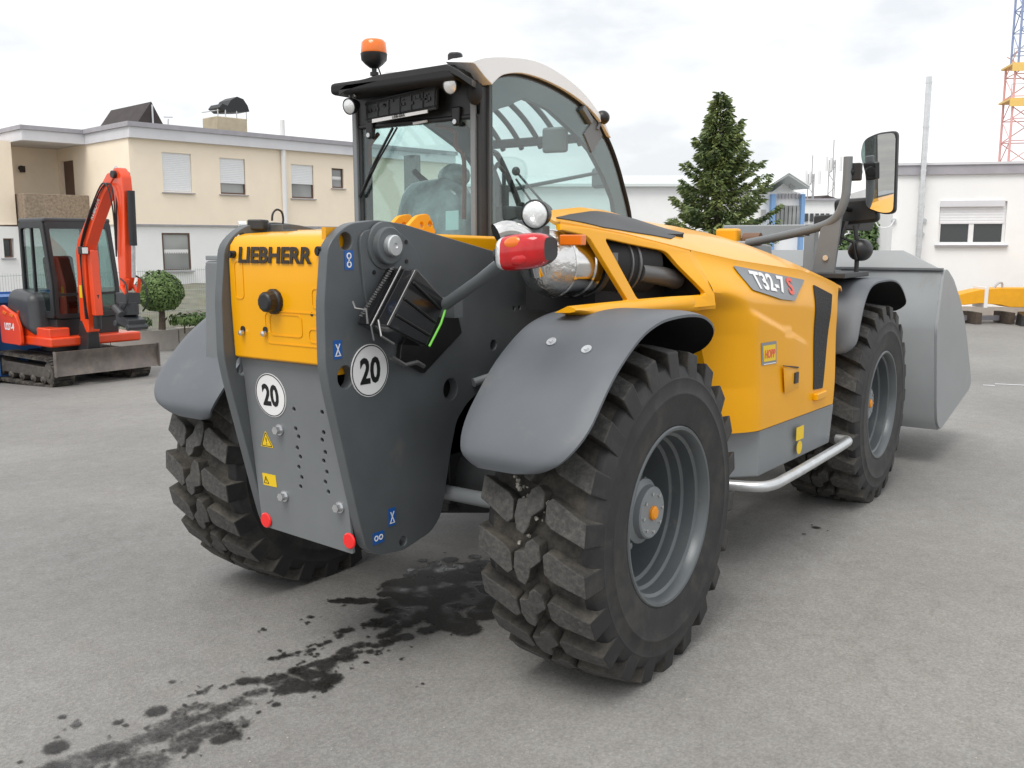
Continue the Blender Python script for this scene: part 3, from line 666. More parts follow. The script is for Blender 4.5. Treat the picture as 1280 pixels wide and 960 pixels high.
me_ = MB(); me_.sphere((0, 0, 0), 1, 20); me_.v = [tuple(c + yd*(hl*(-.15)+p[1]*.036) + Vector((-.083+p[0]*.011, 0, .028+p[2]*.020))) for p in me_.v]; me_.build('turn_lens', 'lens_amber', tl, 60)
me_ = MB(); me_.sphere((0, 0, 0), 1, 20); me_.v = [tuple(c + yd*(hl*.10+p[1]*.034) + Vector((-.083+p[0]*.010, 0, -.024+p[2]*.020))) for p in me_.v]; me_.build('brake_lens', 'lens_red', tl, 60)
m = MB(); m.cyl(on(620, 321, 0, -.62), on(634, 318, 0, -.61), .026, 14); m.cyl(on(620, 321, 0, -.622), on(618, 321, 0, -.624), .010, 8); m.build('lamp_socket', 'black_plastic', tl)
q_ = on(716, 300, 0, -.50); m = MB(); m.box(q_, (.03, .085, .034)); m.build('side_marker', 'lens_amber', T, bevel=.004)

# ---- exhaust stack, work lamp, silencer
p_ = [on(620, 292, 1, -.60), on(632, 288, 1, -.62), on(648, 292, 1, -.64), on(662, 304, 1, -.66), on(668, 322, 1, -.67), on(672, 340, 1, -.66)]
m = MB(); P_ = catmull([tuple(x) for x in p_], 4); n = 22
m.tube(P_, .036, n, cap=False); m.tube(P_[:8], .032, n, mi=1, cap=True); ex = m.build('exhaust_pipe', ['chrome', 'black_matte'], T, 50)
q_ = on(669, 268, 1, -.66); m = MB(); m.lathe([(0, -.075), (.030, -.072), (.048, -.045), (.054, -.012), (.054, .006), (.050, .008)], q_, (-.93, -.22, -.08), 28); wl = m.build('work_lamp', 'black_plastic', T, 50)
m = MB(); m.lathe([(.050, .003), (.040, .012), (.020, .016), (0, .017)], q_, (-.93, -.22, -.08), 28); m.build('lamp_lens', 'lens_clear', wl, 60)
m = MB(); m.box(q_+Vector((.03, -.0, -.085)), (.05, .06, .09)); m.box(q_+Vector((.06, .08, -.05)), (.02, .16, .07), Matrix.Rotation(R(-8), 3, 'X')); m.build('lamp_bracket', 'grey_plate', wl, bevel=.006)
mz = Vector((.03, -.605, 1.540)); axd = Vector((.985, -.10, -.02)).normalized()
m = MB(); m.lathe([(.0, -.17), (.05, -.165), (.10, -.145), (.132, -.105), (.145, -.06)], mz, axd, 48, rs=.88); sil = m.build('silencer', 'foil', T, 60)
m = MB(); m.lathe([(.146, -.06), (.152, -.055), (.152, -.045), (.146, -.04), (.146, .06), (.152, .065), (.152, .085), (.146, .09), (.146, .115)], mz, axd, 48, rs=.88); m.build('silencer_shell', 'chrome', sil, 30)
m = MB(); m.lathe([(.143, .11), (.143, .55), (0, .56)], mz, axd, 48, rs=.88); m.build('silencer_rear', 'black_matte', sil, 30)  # rest of the silencer painted black, bands dulled, for shade inside the bonnet
m = MB(); m.lathe([(.146, .135), (.153, .135), (.153, .165), (.146, .165)], mz, axd, 48, rs=.88); m.box(mz+axd*.15+Vector((0, -.140, .02)), (.04, .02, .05)); m.build('clamp', 'wire_dull', sil)
m = MB(); m.lathe([(.142, .315), (.150, .315), (.150, .325), (.142, .325)], mz, axd, 40, rs=.88); m.build('band', 'wire_dull', sil)
m = MB(); m.lathe([(.142, .37), (.150, .37), (.150, .385), (.142, .385)], mz, axd, 40, rs=.88); m.build('band', 'wire_dull', sil)
m = MB(); m.tube([(.42, -.74, 1.50), (.55, -.76, 1.485), (.70, -.78, 1.46), (.80, -.72, 1.45)], .042, 16); m.build('intake_hose', 'wire_dull', T)  # dull metal instead of foil; shade inside the bonnet put into the colour
m = MB(); m.box((.56, -.52, 1.50), (.80, .34, .32)); m.build('engine_bay', 'black_matte', T)  # solid black filler; the darkness inside the openings is in its colour

# ---- bonnet
ZT = [(-.15, 1.722), (.28, 1.755), (.58, 1.780), (.80, 1.772), (1.0, 1.742), (1.12, 1.732), (1.53, 1.708), (2.0, 1.672), (2.20, 1.632), (2.24, 1.60)]
YC = [(-.15, -.72), (.30, -.742), (.80, -.822), (1.09, -.90), (1.68, -1.0), (2.2, -1.055), (2.24, -1.05)]
ZC = [(-.15, 1.700), (.30, 1.660), (.80, 1.585), (1.09, 1.540), (1.68, 1.482), (2.1, 1.41), (2.2, 1.38), (2.24, 1.36)]
def topz(x, t):          # t 0 at the inner edge, 1 at the crease
    return lerp(interp(x, ZT), interp(x, ZC), t) + .020*math.sin(math.pi*t)*sm((x+.2)/.9)
m = MB(); X_ = [-.15+i*2.39/60 for i in range(61)]; TT = [k/14 for k in range(15)]
for x in X_:
    for t_ in TT:
        xx = lerp(.26*(1-t_)-.15*t_, 2.24, (x+.15)/2.39); m.v.append((xx+(.02*t_ if xx > 2.2 else 0), lerp(-.36, interp(xx, YC), t_), topz(xx, t_)))
nt_ = len(TT); n0 = len(m.v)
m.v += [(x_, y_, z_-.014) for x_, y_, z_ in m.v]
for i in range(60):
    for j in range(nt_-1):
        q_ = (i*nt_+j, i*nt_+j+1, (i+1)*nt_+j+1, (i+1)*nt_+j); m.f += [q_, tuple(k+n0 for k in reversed(q_))]; m.mi += [0, 0]
for i in range(60):
    for j in (0, nt_-1): m.f.append((i*nt_+j, (i+1)*nt_+j, (i+1)*nt_+j+n0, i*nt_+j+n0)); m.mi.append(0)
for i in (0, 60):
    for j in range(nt_-1): m.f.append((i*nt_+j, i*nt_+j+1, i*nt_+j+1+n0, i*nt_+j+n0)); m.mi.append(0)
hood = m.build('bonnet', 'yellow', T, 40)
def hz(px, py):          # a sight line met with the bonnet top
    d = ray(px, py); best = None
    for k in range(4000):
        p = CAM+d*(2.8+k*.001)
        yc = interp(p.x, YC)
        if -.15 <= p.x <= 2.24 and yc <= p.y <= -.36 and p.z <= topz(p.x, (p.y+.36)/(yc+.36)): return p
    return best
gp = [hz(px, py) for px, py in ((693, 273), (712, 269), (736, 265), (776, 271), (793, 278), (856, 293), (832, 299), (760, 287))]
gp = [Vector((a_, b_, 0)) for a_, b_ in ((.11, -.53), (.30, -.48), (.51, -.45), (.70, -.465), (.82, -.53), (1.15, -.605), (.74, -.735), (.2, -.70))]
ins = flat('bonnet_inlay', [rpoly([(p.x, p.y) for p in gp], .012)], .004, lambda u, v, w_: (u, v, topz(u, (v+.36)/(interp(u, YC)+.36))+.003+w_), 'dark_grey', hood, grid=.05)
# rear side frame with its two openings
def yraw(x, z):
    zc, yc = interp(x, ZC), interp(x, YC)
    yb = -1.005-.077*max(0, min(1, (x-.85)/1.35))**.9
    d = zc-z
    y = lerp(yc, yb+.02, sm(d/.20)) if d > 0 else yc
    if z < 1.2: y = lerp(y, yb, sm((1.2-z)/.4))
    zl = 1.305-.30*(x-1.10)
    return y - .017*sm((zl-z)/.028)*sm((x-1.0)/.12)*sm((1.80-x)/.34)*sm((z-(zl-.40))/.38)
def yside(x, z):         # the flank between crease and shelf, running into the lower body
    return lerp(interp(x, YC) - .006 - .30*(interp(x, ZC)-z), yraw(x, z), sm((x-.45)/.60))
outer = [(-.16, 1.690), (.05, 1.676), (.30, 1.653), (.55, 1.616), (.77, 1.582), (.77, 1.345), (.40, 1.338), (.10, 1.342), (-.08, 1.356), (-.225, 1.386), (-.22, 1.389), (.182, 1.390), (.186, 1.398), (.022, 1.632), (.0, 1.646), (-.03, 1.652), (-.165, 1.668)]
o2 = [(.125, 1.638), (.535, 1.588), (.575, 1.575), (.722, 1.395), (.29, 1.390), (.262, 1.402)]
flat('bonnet_side', [outer, rpoly(o2, .025)], .024, lambda u, v, w_: (u, yside(u, v)+.012-w_, v), 'yellow', hood, bev=.004, grid=.06)
m = MB(); pf = [(.004, 1.396), (-.010, 1.388), (-.026, 1.374), (-.032, 1.358), (-.026, 1.342), (-.004, 1.328), (.06, 1.322)]; xs_l = [-.245+k*.035 for k in range(32)]
for x_ in xs_l:
    k_ = 1-sm((x_-.35)/.48)
    tp = .35+.65*sm((x_+.245)/.22); ins_ = .045*sm((x_-.62)/.16)
    for dy, z_ in pf: m.v.append((x_, yside(x_, 1.39)+(dy if dy > 0 else dy*k_)+ins_, 1.396-(1.396-z_)*tp))
for i_ in range(len(xs_l)-1):
    for j_ in range(len(pf)-1): m.f.append((i_*7+j_, i_*7+j_+1, (i_+1)*7+j_+1, (i_+1)*7+j_)); m.mi.append(0)
m.f.append(tuple(range(7))); m.mi.append(0)
m.build('bonnet_lip', 'yellow', hood, 60)
# lower body behind the wheel, with the pressed diagonal fold
XR = lambda z: interp(z, [(.70, .93), (.95, .92), (1.2, .855), (1.32, .80), (1.385, .765), (1.6, .765)])
XF = lambda z: interp(z, [(.70, 2.135), (1.38, 2.215), (1.5, 2.22)])
def ybody(x, z):
    y = yside(x, z); e = (x-XR(z))/.24
    if e < 1: y += .15*(1-max(0, e))**2.0*sm((1.41-z)/.10)
    e2 = (XF(z)-x)/.035
    if e2 < 1: y += .03*(1-max(0, e2))**2
    return y
m = MB(); NX, NZ = 110, 80
for j in range(NZ+1):
    for i in range(NX+1):
        s_ = i/NX; s_ = s_**1.25 if s_ < .5 else s_
        zc0 = 0
        t_ = j/NZ; x = XR(1.0) + (2.18-XR(1.0))*s_
        ztop = interp(x, ZC)-.006; z = lerp(.735, ztop, t_)
        xr, xf = XR(z), XF(z); x = xr+(xf-xr)*s_; z = lerp(.735, interp(x, ZC)-.004, t_)
        m.v.append((x, ybody(x, z), z))
m.f = [(j*(NX+1)+i, j*(NX+1)+i+1, (j+1)*(NX+1)+i+1, (j+1)*(NX+1)+i) for j in range(NZ) for i in range(NX)]; m.mi = [0]*len(m.f)
row = lambda i, j: m.v[j*(NX+1)+i]
# returns: front, rear and underside
for i, ysh in ((0, -.45), (NX, -.36)):
    base = len(m.v)
    for j in range(NZ+1): x, y, z = row(i, j); m.v.append((x+(.0 if i else .02), ysh, z))
    for j in range(NZ): m.f.append((j*(NX+1)+i, (j+1)*(NX+1)+i, base+j+1, base+j)); m.mi.append(1 if i == 0 and row(i, j)[2] > 1.30 else 0)
base = len(m.v)
for i in range(NX+1): x, y, z = row(i, 0); m.v.append((x, min(-.5, y+.3), z+.0))
for i in range(NX): m.f.append((i, i+1, base+i+1, base+i)); m.mi.append(0)
body = m.build('bonnet_flank', ['yellow', 'black_matte'], T, 30)
def onbody(px, py):
    d = ray(px, py)
    for k in range(4000):
        p = CAM+d*(3.6+k*.001)
        if XR(p.z) <= p.x <= XF(p.z)+.02 and p.y >= ybody(p.x, p.z): return p
def decal(name, loop, m_, par, off=.003, th=.002, rad=.006):
    pts = [onbody(*p) for p in loop]; pts = [(p.x, p.z) for p in pts if p]
    return flat(name, [rpoly(pts, rad)], th, lambda u, v, w_: (u, ybody(u, v)-off-w_, v), m_, par, grid=.025)
d1 = decal('model_plate', [(915, 332), (1004, 350), (992, 376), (975, 374), (939, 362)], 'decal_grey', body, off=.006, th=.004, rad=.012)
pa, pb = onbody(938, 349), onbody(988, 358)
cx, cz = (pa.x+pb.x)/2, (pa.z+pb.z)/2; wdt = pb.x-pa.x; slp = (pb.z-pa.z)/(pb.x-pa.x)
bf = lambda u0: (lambda u, v, w_: (cx+u+u0+v*.15, ybody(cx+u+u0, cz+v+slp*(u+u0))-.0115-w_, cz+v+slp*(u+u0)))
text('lettering', 'T32-7', .085, wdt*.80, bf(-wdt*.11), 'sign_white', d1, bold=.03, thick=.0005)
text('lettering', 'S', .085, wdt*.15, bf(wdt*.44), 'decal_red', d1, bold=.03, thick=.0005)
gr = decal('side_grille', [(1016, 356), (1039, 368), (1027, 485), (1016, 487)], 'grille', body, off=.003, th=.006, rad=.008)
st = decal('dealer_sticker', [(951, 429), (970, 426), (970, 454), (952, 457)], 'decal_grey', body, off=.002, th=.0012, rad=.002)
decal('sticker_field', [(953, 432.5), (968.5, 430), (968.5, 450), (953.8, 452.5)], 'sticker_yellow', st, off=.0036, th=.001, rad=.001)
pc = onbody(961.5, 442); text('lettering', 'HOPP', .042, .112, lambda u, v, w_: (pc.x+u, ybody(pc.x+u, pc.z+v)-.0052-w_, pc.z+v-.02*u), 'decal_red', st, bold=.03, thick=.0003)
decal('sticker_line', [(954, 455), (969, 452.5), (969, 453.6), (954, 456)], 'sign_white', st, off=.0036, th=.001, rad=.0005)
# latch pocket and small ledge under the grille
pk = onbody(990, 474); m = MB()
m.hexa([(pk.x-.11, pk.y-.002, pk.z-.06), (pk.x+.10, pk.y-.002, pk.z-.06), (pk.x+.08, pk.y-.002, pk.z+.06), (pk.x-.14, pk.y-.002, pk.z+.075)], [(pk.x-.09, pk.y-.008, pk.z-.05), (pk.x+.085, pk.y-.008, pk.z-.05), (pk.x+.07, pk.y-.008, pk.z+.04), (pk.x-.10, pk.y-.008, pk.z+.05)]); lp_ = m.build('latch_pocket', 'yellow', body, bevel=.004)
m = MB(); m.box((pk.x+.03, pk.y-.010, pk.z+.005), (.05, .012, .055)); m.hexa([(pk.x-.16, pk.y-.006, pk.z+.088), (pk.x+.06, pk.y-.006, pk.z+.058), (pk.x+.06, pk.y-.006, pk.z+.050), (pk.x-.16, pk.y-.006, pk.z+.084)], [(pk.x-.16, pk.y-.012, pk.z+.088), (pk.x+.06, pk.y-.012, pk.z+.058), (pk.x+.06, pk.y-.012, pk.z+.050), (pk.x-.16, pk.y-.012, pk.z+.084)]); m.build('latch', 'dark_grey', lp_)
pk = onbody(1023, 494); m = MB(); m.box((pk.x, pk.y-.008, pk.z), (.16, .03, .04)); m.build('grille_ledge', 'yellow', body, bevel=.008)
# storage box and tubular step below
m = MB(); m.hexa([(1.17, -1.015, .50), (2.15, -1.055, .50), (2.15, -.45, .50), (.93, -.45, .50), (.93, -.78, .50)], [(1.17, -1.015, .728), (2.15, -1.070, .728), (2.15, -.45, .728), (.93, -.45, .728), (.93, -.78, .728)]); tb = m.build('storage_box', 'tank_grey', T, bevel=.010)
for px, py, kind in ((998, 541, 0), (998, 559, 1)):
    p = on(px, py, 1, -1.052); fn = lambda u, v, w_: (p.x+u, -1.024-.041*(p.x+u-1.17)/.98-.010-w_ - .012*(p.z-.5)/.228, p.z+v)
    flat('warning_sticker', [rpoly([(-.05, -.035), (.05, -.035), (.05, .035), (-.05, .035)], .004) if kind == 0 else circ(0, 0, .036)], .001, fn, 'sticker_yellow', tb)
m = MB(); m.tube(catmull([(1.0, -.80, .478), (1.06, -1.02, .478), (1.13, -1.095, .480), (1.30, -1.115, .485), (1.8, -1.13, .495), (2.12, -1.14, .505), (2.24, -1.13, .508), (2.26, -1.06, .508)], 5), .026, 16); m.build('step_tube', 'galvanised', T, 50)

# ---- boom
m = MB(); m.hexa([(-.62, -.19, 1.42), (3.15, -.19, 1.24), (3.15, .19, 1.24), (-.62, .19, 1.42)], [(-.62, -.19, 1.665), (3.15, -.19, 1.585), (3.15, .19, 1.585), (-.62, .19, 1.665)]); bm_ = m.build('boom', 'yellow', T, bevel=.015)
pts = [(-.20, 1.660), (-.10, 1.735), (-.03, 1.745), (.02, 1.66)]
for y in (.03, .13):
    flat('boom_lug', [rpoly(pts, .02), circ(-.075, 1.695, .014), circ(-.02, 1.70, .014)], .022, lambda u, v, w_, y=y: (u, y+w_, v), 'yellow_cast', bm_, bev=.002)
m = MB(); m.hexa([(3.10, -.16, 1.20), (3.70, -.16, .95), (3.70, .16, .95), (3.10, .16, 1.20)], [(3.10, -.16, 1.63), (3.55, -.16, 1.60), (3.55, .16, 1.60), (3.10, .16, 1.63)]); m.build('boom_head', 'bucket_grey', bm_, bevel=.015)
m = MB(); m.box((3.18, .02, 1.655), (.10, .16, .12)); m.build('boom_cap', 'yellow_cast', bm_, bevel=.02)
m = MB(); m.cyl((3.22, -.2, 1.64), (3.22, -.08, 1.64), .045); m.build('hose_guide', 'timber_brown', bm_)
# quick coupler frame
m = MB(); m.box((3.66, 0, 1.05), (.10, .9, .62)); m.box((3.62, -.10, 1.70), (.09, .66, .09)); m.box((3.62, -.42, 1.4), (.09, .08, .70)); m.box((3.62, .42, 1.4), (.09, .08, .60)); m.build('coupler_frame', 'bucket_grey', T, bevel=.01)
m = MB(); m.hexa([(3.40, -.50, 1.70), (3.75, -.50, 1.70), (3.75, -.80, 1.70), (3.40, -.80, 1.70)], [(3.40, -.50, 1.80), (3.75, -.50, 1.80), (3.75, -.84, 1.82), (3.40, -.84, 1.82)]); m.build('valve_box', 'dark_grey', T, bevel=.01)
# ---- bucket
BW = 1.22
BP = [(4.00, 1.43), (3.875, 1.02), (4.035, .47), (4.10, .33), (4.24, .262), (5.32, .44)]          # back, heel and floor of the shell
m = MB(); bp_ = BP[:2]+catmull(BP[2:5], 5)+BP[5:]; th = .025
for i in range(len(bp_)): m.v += [(bp_[i][0], -BW, bp_[i][1]), (bp_[i][0], BW, bp_[i][1])]
m.f = [(2*i, 2*i+1, 2*i+3, 2*i+2) for i in range(len(bp_)-1)]; m.mi = [0]*len(m.f)
bk = m.build('bucket', 'bucket_grey', T, 12); md = bk.modifiers.new('s', 'SOLIDIFY'); md.thickness = .025; md.offset = 0
SP = [(4.00, 1.43), (3.875, 1.02), (4.03, .47), (4.09, .33), (4.22, .255), (5.30, .43), (5.33, .50), (5.02, .86), (4.85, 1.03), (4.62, 1.20), (4.34, 1.35), (4.10, 1.43)]
for s in (-1, 1):
    flat('bucket_side', [rpoly(SP, .05, 3)], .028, lambda u, v, w_, s=s: (u, s*(BW+.006+w_), v), 'bucket_grey', bk, bev=.003)
m = MB(); m.hexa([(4.0, -BW, 1.425), (4.0, BW, 1.425), (4.05, BW, 1.425), (4.05, -BW, 1.425)], [(4.10, -.93, 1.560), (4.10, .93, 1.560), (4.13, .93, 1.560), (4.13, -.93, 1.560)]); m.build('spill_guard', 'bucket_grey', bk)
m = MB(); m.box((3.915, 0, 1.10), (.02, 2.42, .012), Matrix.Rotation(R(12), 3, 'Y')); m.build('bucket_rib', 'bucket_grey', bk)
m = MB(); m.box((3.992, 0, 1.432), (.05, 2.46, .018)); m.build('shadow_gap_bar', 'grey_panel', bk, bevel=.003)  # darker bar added to draw the shadow gap below the spill guard
m = MB(); m.box((5.28, 0, .437), (.16, 2.46, .03), Matrix.Rotation(R(-9), 3, 'Y')); m.build('cutting_edge', 'galvanised', bk)
m = MB(); m.hexa([(3.70, -.55, .95), (3.70, .55, .95), (3.88, .55, .95), (3.88, -.55, .95)], [(3.70, -.55, 1.42), (3.70, .55, 1.42), (3.93, .55, 1.42), (3.93, -.55, 1.42)]); m.build('bucket_mount', 'bucket_grey', bk)

# ---- front right mirrors, arm and lamp
ap = catmull([(2.60, -.35, 1.615), (2.56, -.62, 1.665), (2.52, -.84, 1.715), (2.50, -.93, 1.77), (2.49, -.972, 1.86), (2.49, -.98, 1.95), (2.49, -.98, 2.105)], 6)
m = MB(); m.tube(ap, .026, 14); am = m.build('mirror_arm', 'grey_panel', T, 50)
m = MB(); m.hexa([(2.49, -.80, 1.44), (2.52, -.80, 1.44), (2.52, -.93, 1.44), (2.49, -.93, 1.44)], [(2.49, -.84, 1.70), (2.52, -.84, 1.70), (2.52, -.96, 1.78), (2.49, -.96, 1.78)]); m.build('arm_bracket', 'grey_panel', am, bevel=.004)
m = MB(); m.cyl((2.489, -.88, 1.53), (2.478, -.88, 1.53), .016, 12); m.build('bolt', 'zinc', am)
m = MB(); m.box((2.52, -1.01, 2.02), (.05, .08, .10)); m.cyl((2.49, -.98, 2.02), (2.56, -1.03, 2.02), .03, 12); m.build('mirror_clamp', 'black_plastic', am, bevel=.008)
MP = rpoly([(-.105, .205), (-.02, .236), (.092, .240), (.090, -.225), (.02, -.228), (-.085, -.190), (-.088, .0), (-.125, .12)], .035)
cM = Vector((2.615, -1.125, 2.005)); mn = Vector((-1, .16, -.078)).normalized(); mu = Vector((0, 0, 1)).cross(mn).normalized()*-1; mv = mn.cross(mu)
if mv.z < 0: mv = -mv
mu = Vector((-mn.y, mn.x, 0)).normalized(); mu = -mu if mu.y > 0 else mu
mfn = lambda off: (lambda u, v, w_: cM + mu*u + mv*v + mn*(off+w_))
mh = flat('mirror', [MP], .045, mfn(-.030), 'black_plastic', T, bev=.012)
flat('mirror_glass', [[(u*.93, v*.955) for u, v in MP]], .003, mfn(-.004), 'mirror_glass', mh)
c2 = Vector((2.72, -.985, 1.80)); MP2 = rpoly([(-.15, .075), (.12, .085), (.14, -.06), (-.13, -.085)], .035)
m2 = flat('mirror', [MP2], .06, lambda u, v, w_: c2+Vector((w_, -u*.95, v)), 'black_plastic', T, bev=.02)
m = MB(); m.tube([(2.53, -.95, 1.80), (2.62, -.93, 1.82), (2.70, -.95, 1.81)], .014, 8); m.tube([(2.50, -.90, 1.74), (2.56, -.92, 1.66), (2.60, -1.0, 1.62), (2.62, -1.02, 1.52)], .008, 8); m.build('cable', 'black_plastic', am)
m = MB(); m.box((2.56, -.93, 1.68), (.06, .05, .14), Matrix.Rotation(R(15), 3, 'X')); m.build('hose_clip', 'black_plastic', am)
cH = Vector((2.70, -1.02, 1.575)); m = MB(); m.lathe([(0, .075), (.040, .072), (.062, .045), (.066, .0), (.066, -.02), (.060, -.02)], cH, (-1, .1, 0), 24); hl_ = m.build('head_lamp', 'black_plastic', T, 50)
m = MB(); m.lathe([(.064, -.018), (.045, -.03), (0, -.035)], cH, (-1, .1, 0), 24); m.build('lamp_lens', 'lens_clear', hl_); m = MB(); m.tube([(2.70, -1.0, 1.42), (2.70, -1.0, 1.60), (2.69, -.98, 1.72)], .014, 8); m.build('lamp_post', 'dark_grey', hl_)
m = MB(); m.box((2.62, -.72, 1.43), (.5, .62, .03)); m.build('front_deck', 'dark_grey', T, bevel=.005)

# ---- cab
CY0, CY1 = .20, 1.07; CXR = .60
CURVE = [(.64, 2.395), (.70, 2.425), (.83, 2.450), (.97, 2.452), (1.12, 2.440), (1.28, 2.415), (1.44, 2.375), (1.58, 2.320), (1.70, 2.245), (1.80, 2.150), (1.88, 2.045), (1.95, 1.930), (2.02, 1.800), (2.06, 1.65), (2.08, 1.45), (2.08, 1.25)]
CC = catmull(CURVE, 3)
cab = MB(); cab.hexa([(.62, .24, 1.10), (2.04, .24, 1.10), (2.04, 1.04, 1.10), (.62, 1.04, 1.10)], [(.62, .24, 1.30), (2.04, .24, 1.30), (2.04, 1.04, 1.30), (.62, 1.04, 1.30)]); cab = cab.build('cab', 'dark_grey', T, bevel=.01)
m = MB(); m.box((1.2, .70, .86), (1.6, .66, .46)); m.box((1.5, 1.08, .75), (.9, .2, .5)); m.build('cab_base', 'grey_plate', T, bevel=.02)
loopo = [(.625, 1.25)] + [(.625, 2.38)] + CC
inner = [(.70, 1.28)] + [tuple((on(px, py, 1, .2).x, on(px, py, 1, .2).z)) for px, py in ((614, 200), (613, 160), (613, 141), (622, 136), (633, 133), (642, 128), (652, 124), (668, 130), (684, 138), (707, 159), (722, 173), (736, 190), (753, 222), (764, 250))] + [(1.93, 1.60), (1.94, 1.28)]
for s, y in ((0, CY0), (1, CY1)):
    lo = loopo; li = inner
    flat('side_frame', [lo, li], .03, lambda u, v, w_, y=y: (u, y+w_, v), 'glass_frit', cab, bev=.003)
    flat('side_glass', [[(.64, 1.26)]+[(.64, 2.37)]+[(x-.015, z-.018) for x, z in CC]], .004, lambda u, v, w_, y=y, s=s: (u, y+(-.019 if s == 0 else .019)+w_, v), 'cab_glass', cab)
# rubber edge along the pane, only the curved run
for y in (CY0-.022, CY1+.022):
    m = MB(); m.tube([(x+.004, y, z+.004) for x, z in CC], .012, 8); m.build('edge_seal', 'black_matte', cab)
for y in (CY0+.035, CY1-.035):
    m = MB(); m.box((CXR+.02, y, 1.80), (.09, .07, 1.14)); m.build('rear_pillar', 'dark_grey', cab, bevel=.015)
    m = MB(); m.box((CXR-.032, y+(.005 if y < .5 else -.005), 1.80), (.022, .028, 1.12)); m.build('pillar_trim', 'tank_grey', cab, bevel=.006)
flat('rear_glass', [[(-CY1+.05, 1.32), (-CY0-.05, 1.32), (-CY0-.05, 2.26), (-CY1+.05, 2.26)]], .005, lambda u, v, w_: (CXR-.012-w_, -u, v), 'cab_glass', cab)
m = MB(); m.box((CXR+.005, .635, 2.32), (.06, .86, .20)); m.box((CXR-.005, .635, 2.225), (.05, .84, .025)); m.build('rear_header', 'black_plastic', cab, bevel=.01)
for lp in ([(545, 157), (568, 164), (570, 184), (580, 200), (580, 274)], [(473, 167), (462, 183), (462, 203), (456, 220), (454, 274)]):
    m = MB(); m.tube(catmull([tuple(on(*p, 0, CXR+.035)) for p in lp], 4), .011, 8); m.build('window_seal', 'seal_brown', cab)
for px, py in ((461, 166), (569, 149)):
    p = on(px, py, 0, CXR-.045); m = MB(); m.hexa([(p.x, p.y-.028, p.z+.06), (p.x, p.y+.028, p.z+.06), (p.x, p.y+.020, p.z-.03), (p.x, p.y-.020, p.z-.03)], [(p.x+.03, p.y-.028, p.z+.06), (p.x+.03, p.y+.028, p.z+.06), (p.x+.03, p.y+.020, p.z-.03), (p.x+.03, p.y-.020, p.z-.03)]); hg = m.build('window_hinge', 'black_plastic', cab, bevel=.008)
    m = MB(); m.cyl((p.x-.002, p.y, p.z-.012), (p.x-.008, p.y, p.z-.012), .012, 12); m.build('hinge_bolt', 'zinc', hg)
m = MB(); a_, b_ = on(491, 160, 0, .555), on(450, 246, 0, .565); m.tube([a_, a_.lerp(b_, .5)+Vector((-.012, 0, 0)), b_], .007, 8); m.tube([a_+Vector((0, -.03, .0)), a_.lerp(b_, .66)+Vector((-.014, -.012, 0))], .005, 8); wp = m.build('rear_wiper', 'black_plastic', cab)
m = MB(); m.tube([a_.lerp(b_, .42), b_], .009, 6); m.build('wiper_blade', 'black_matte', wp)
# number plate carrier with its white strip
def rq(pts, x): return [on(px, py, 0, x) for px, py in pts]
PQ = rq(((457, 127), (546, 106), (545, 136), (457, 153)), .505)
m = MB(); m.hexa(PQ, [p+Vector((.02, 0, 0)) for p in PQ]); pc_ = m.build('plate_carrier', 'dark_grey', cab, bevel=.004)
m = MB()
for t_ in (.02, .18, .34, .50, .66, .82, .98):
    a_ = PQ[0].lerp(PQ[1], t_); b_ = PQ[3].lerp(PQ[2], t_); m.tube([a_.lerp(b_, .16)+Vector((-.003, 0, 0)), a_.lerp(b_, .92)+Vector((-.003, 0, 0))], .004, 6)
for t_ in (.12, .16, .88):
    m.tube([PQ[0].lerp(PQ[3], t_)+Vector((-.003, 0, 0)), PQ[1].lerp(PQ[2], t_)+Vector((-.003, 0, 0))], .004, 6)
for k in range(22):
    a_ = PQ[0].lerp(PQ[1], random.uniform(.05, .92)); b_ = PQ[3].lerp(PQ[2], 0); c_ = a_.lerp(a_+(PQ[3]-PQ[0]), random.uniform(.25, .6)); m.box(c_+Vector((-.003, 0, 0)), (.006, random.uniform(.008, .03), random.uniform(.004, .02)))
m.build('plate_ribs', 'black_plastic', pc_)
WQ = rq(((465, 149), (534, 137), (534, 141), (465, 153.5)), .498); m = MB(); m.hexa(WQ, [p+Vector((.006, 0, 0)) for p in WQ]); ws = m.build('plate_strip', 'sign_white', pc_)
wc = (WQ[0]+WQ[2])/2; text('lettering', 'LIEBHERR', .014, .085, lambda u, v, w_: (wc.x-.004-w_, wc.y-u, wc.z+v+.06*u), 'ink', ws, thick=.0003)
WQ = rq(((516, 153), (533, 150), (533, 152.5), (516, 156)), .56); m = MB(); m.hexa(WQ, [p+Vector((.01, 0, 0)) for p in WQ]); m.build('latch_label', 'sign_white', cab)
# roof: rear hood, side rails, glazed centre with guard bars
RO = catmull([(.43, 2.462), (.56, 2.505), (.80, 2.540), (1.0, 2.548), (1.2, 2.520), (1.40, 2.465), (1.56, 2.390), (1.68, 2.305), (1.745, 2.235)], 4)
RI = [(1.72, 2.225)] + [(x, z) for x, z in reversed(CC) if x < 1.70] + [(.60, 2.365), (.54, 2.395), (.47, 2.44)]
for y0, y1, ins_ in ((CY0-.05, CY0+.10, 1), (CY1-.10, CY1+.05, -1)):
    m = MB(); lo = (RO if ins_ > 0 else [(.66, 2.44)]+[q for q in RO if q[0] > .70])+(RI if ins_ > 0 else RI[:-3])
    def sh(x, z, y, outer_):
        return (x, y, z-(.020 if outer_ and z > interp(x, [(a, b) for a, b in RO])-.03 else 0))
    m.hexa([sh(x, z, y0, ins_ > 0) for x, z in lo], [sh(x, z, y1, ins_ < 0) for x, z in lo]); rl = m.build('roof_rail', 'white_paint', cab, 40, bevel=.012, seg=3)
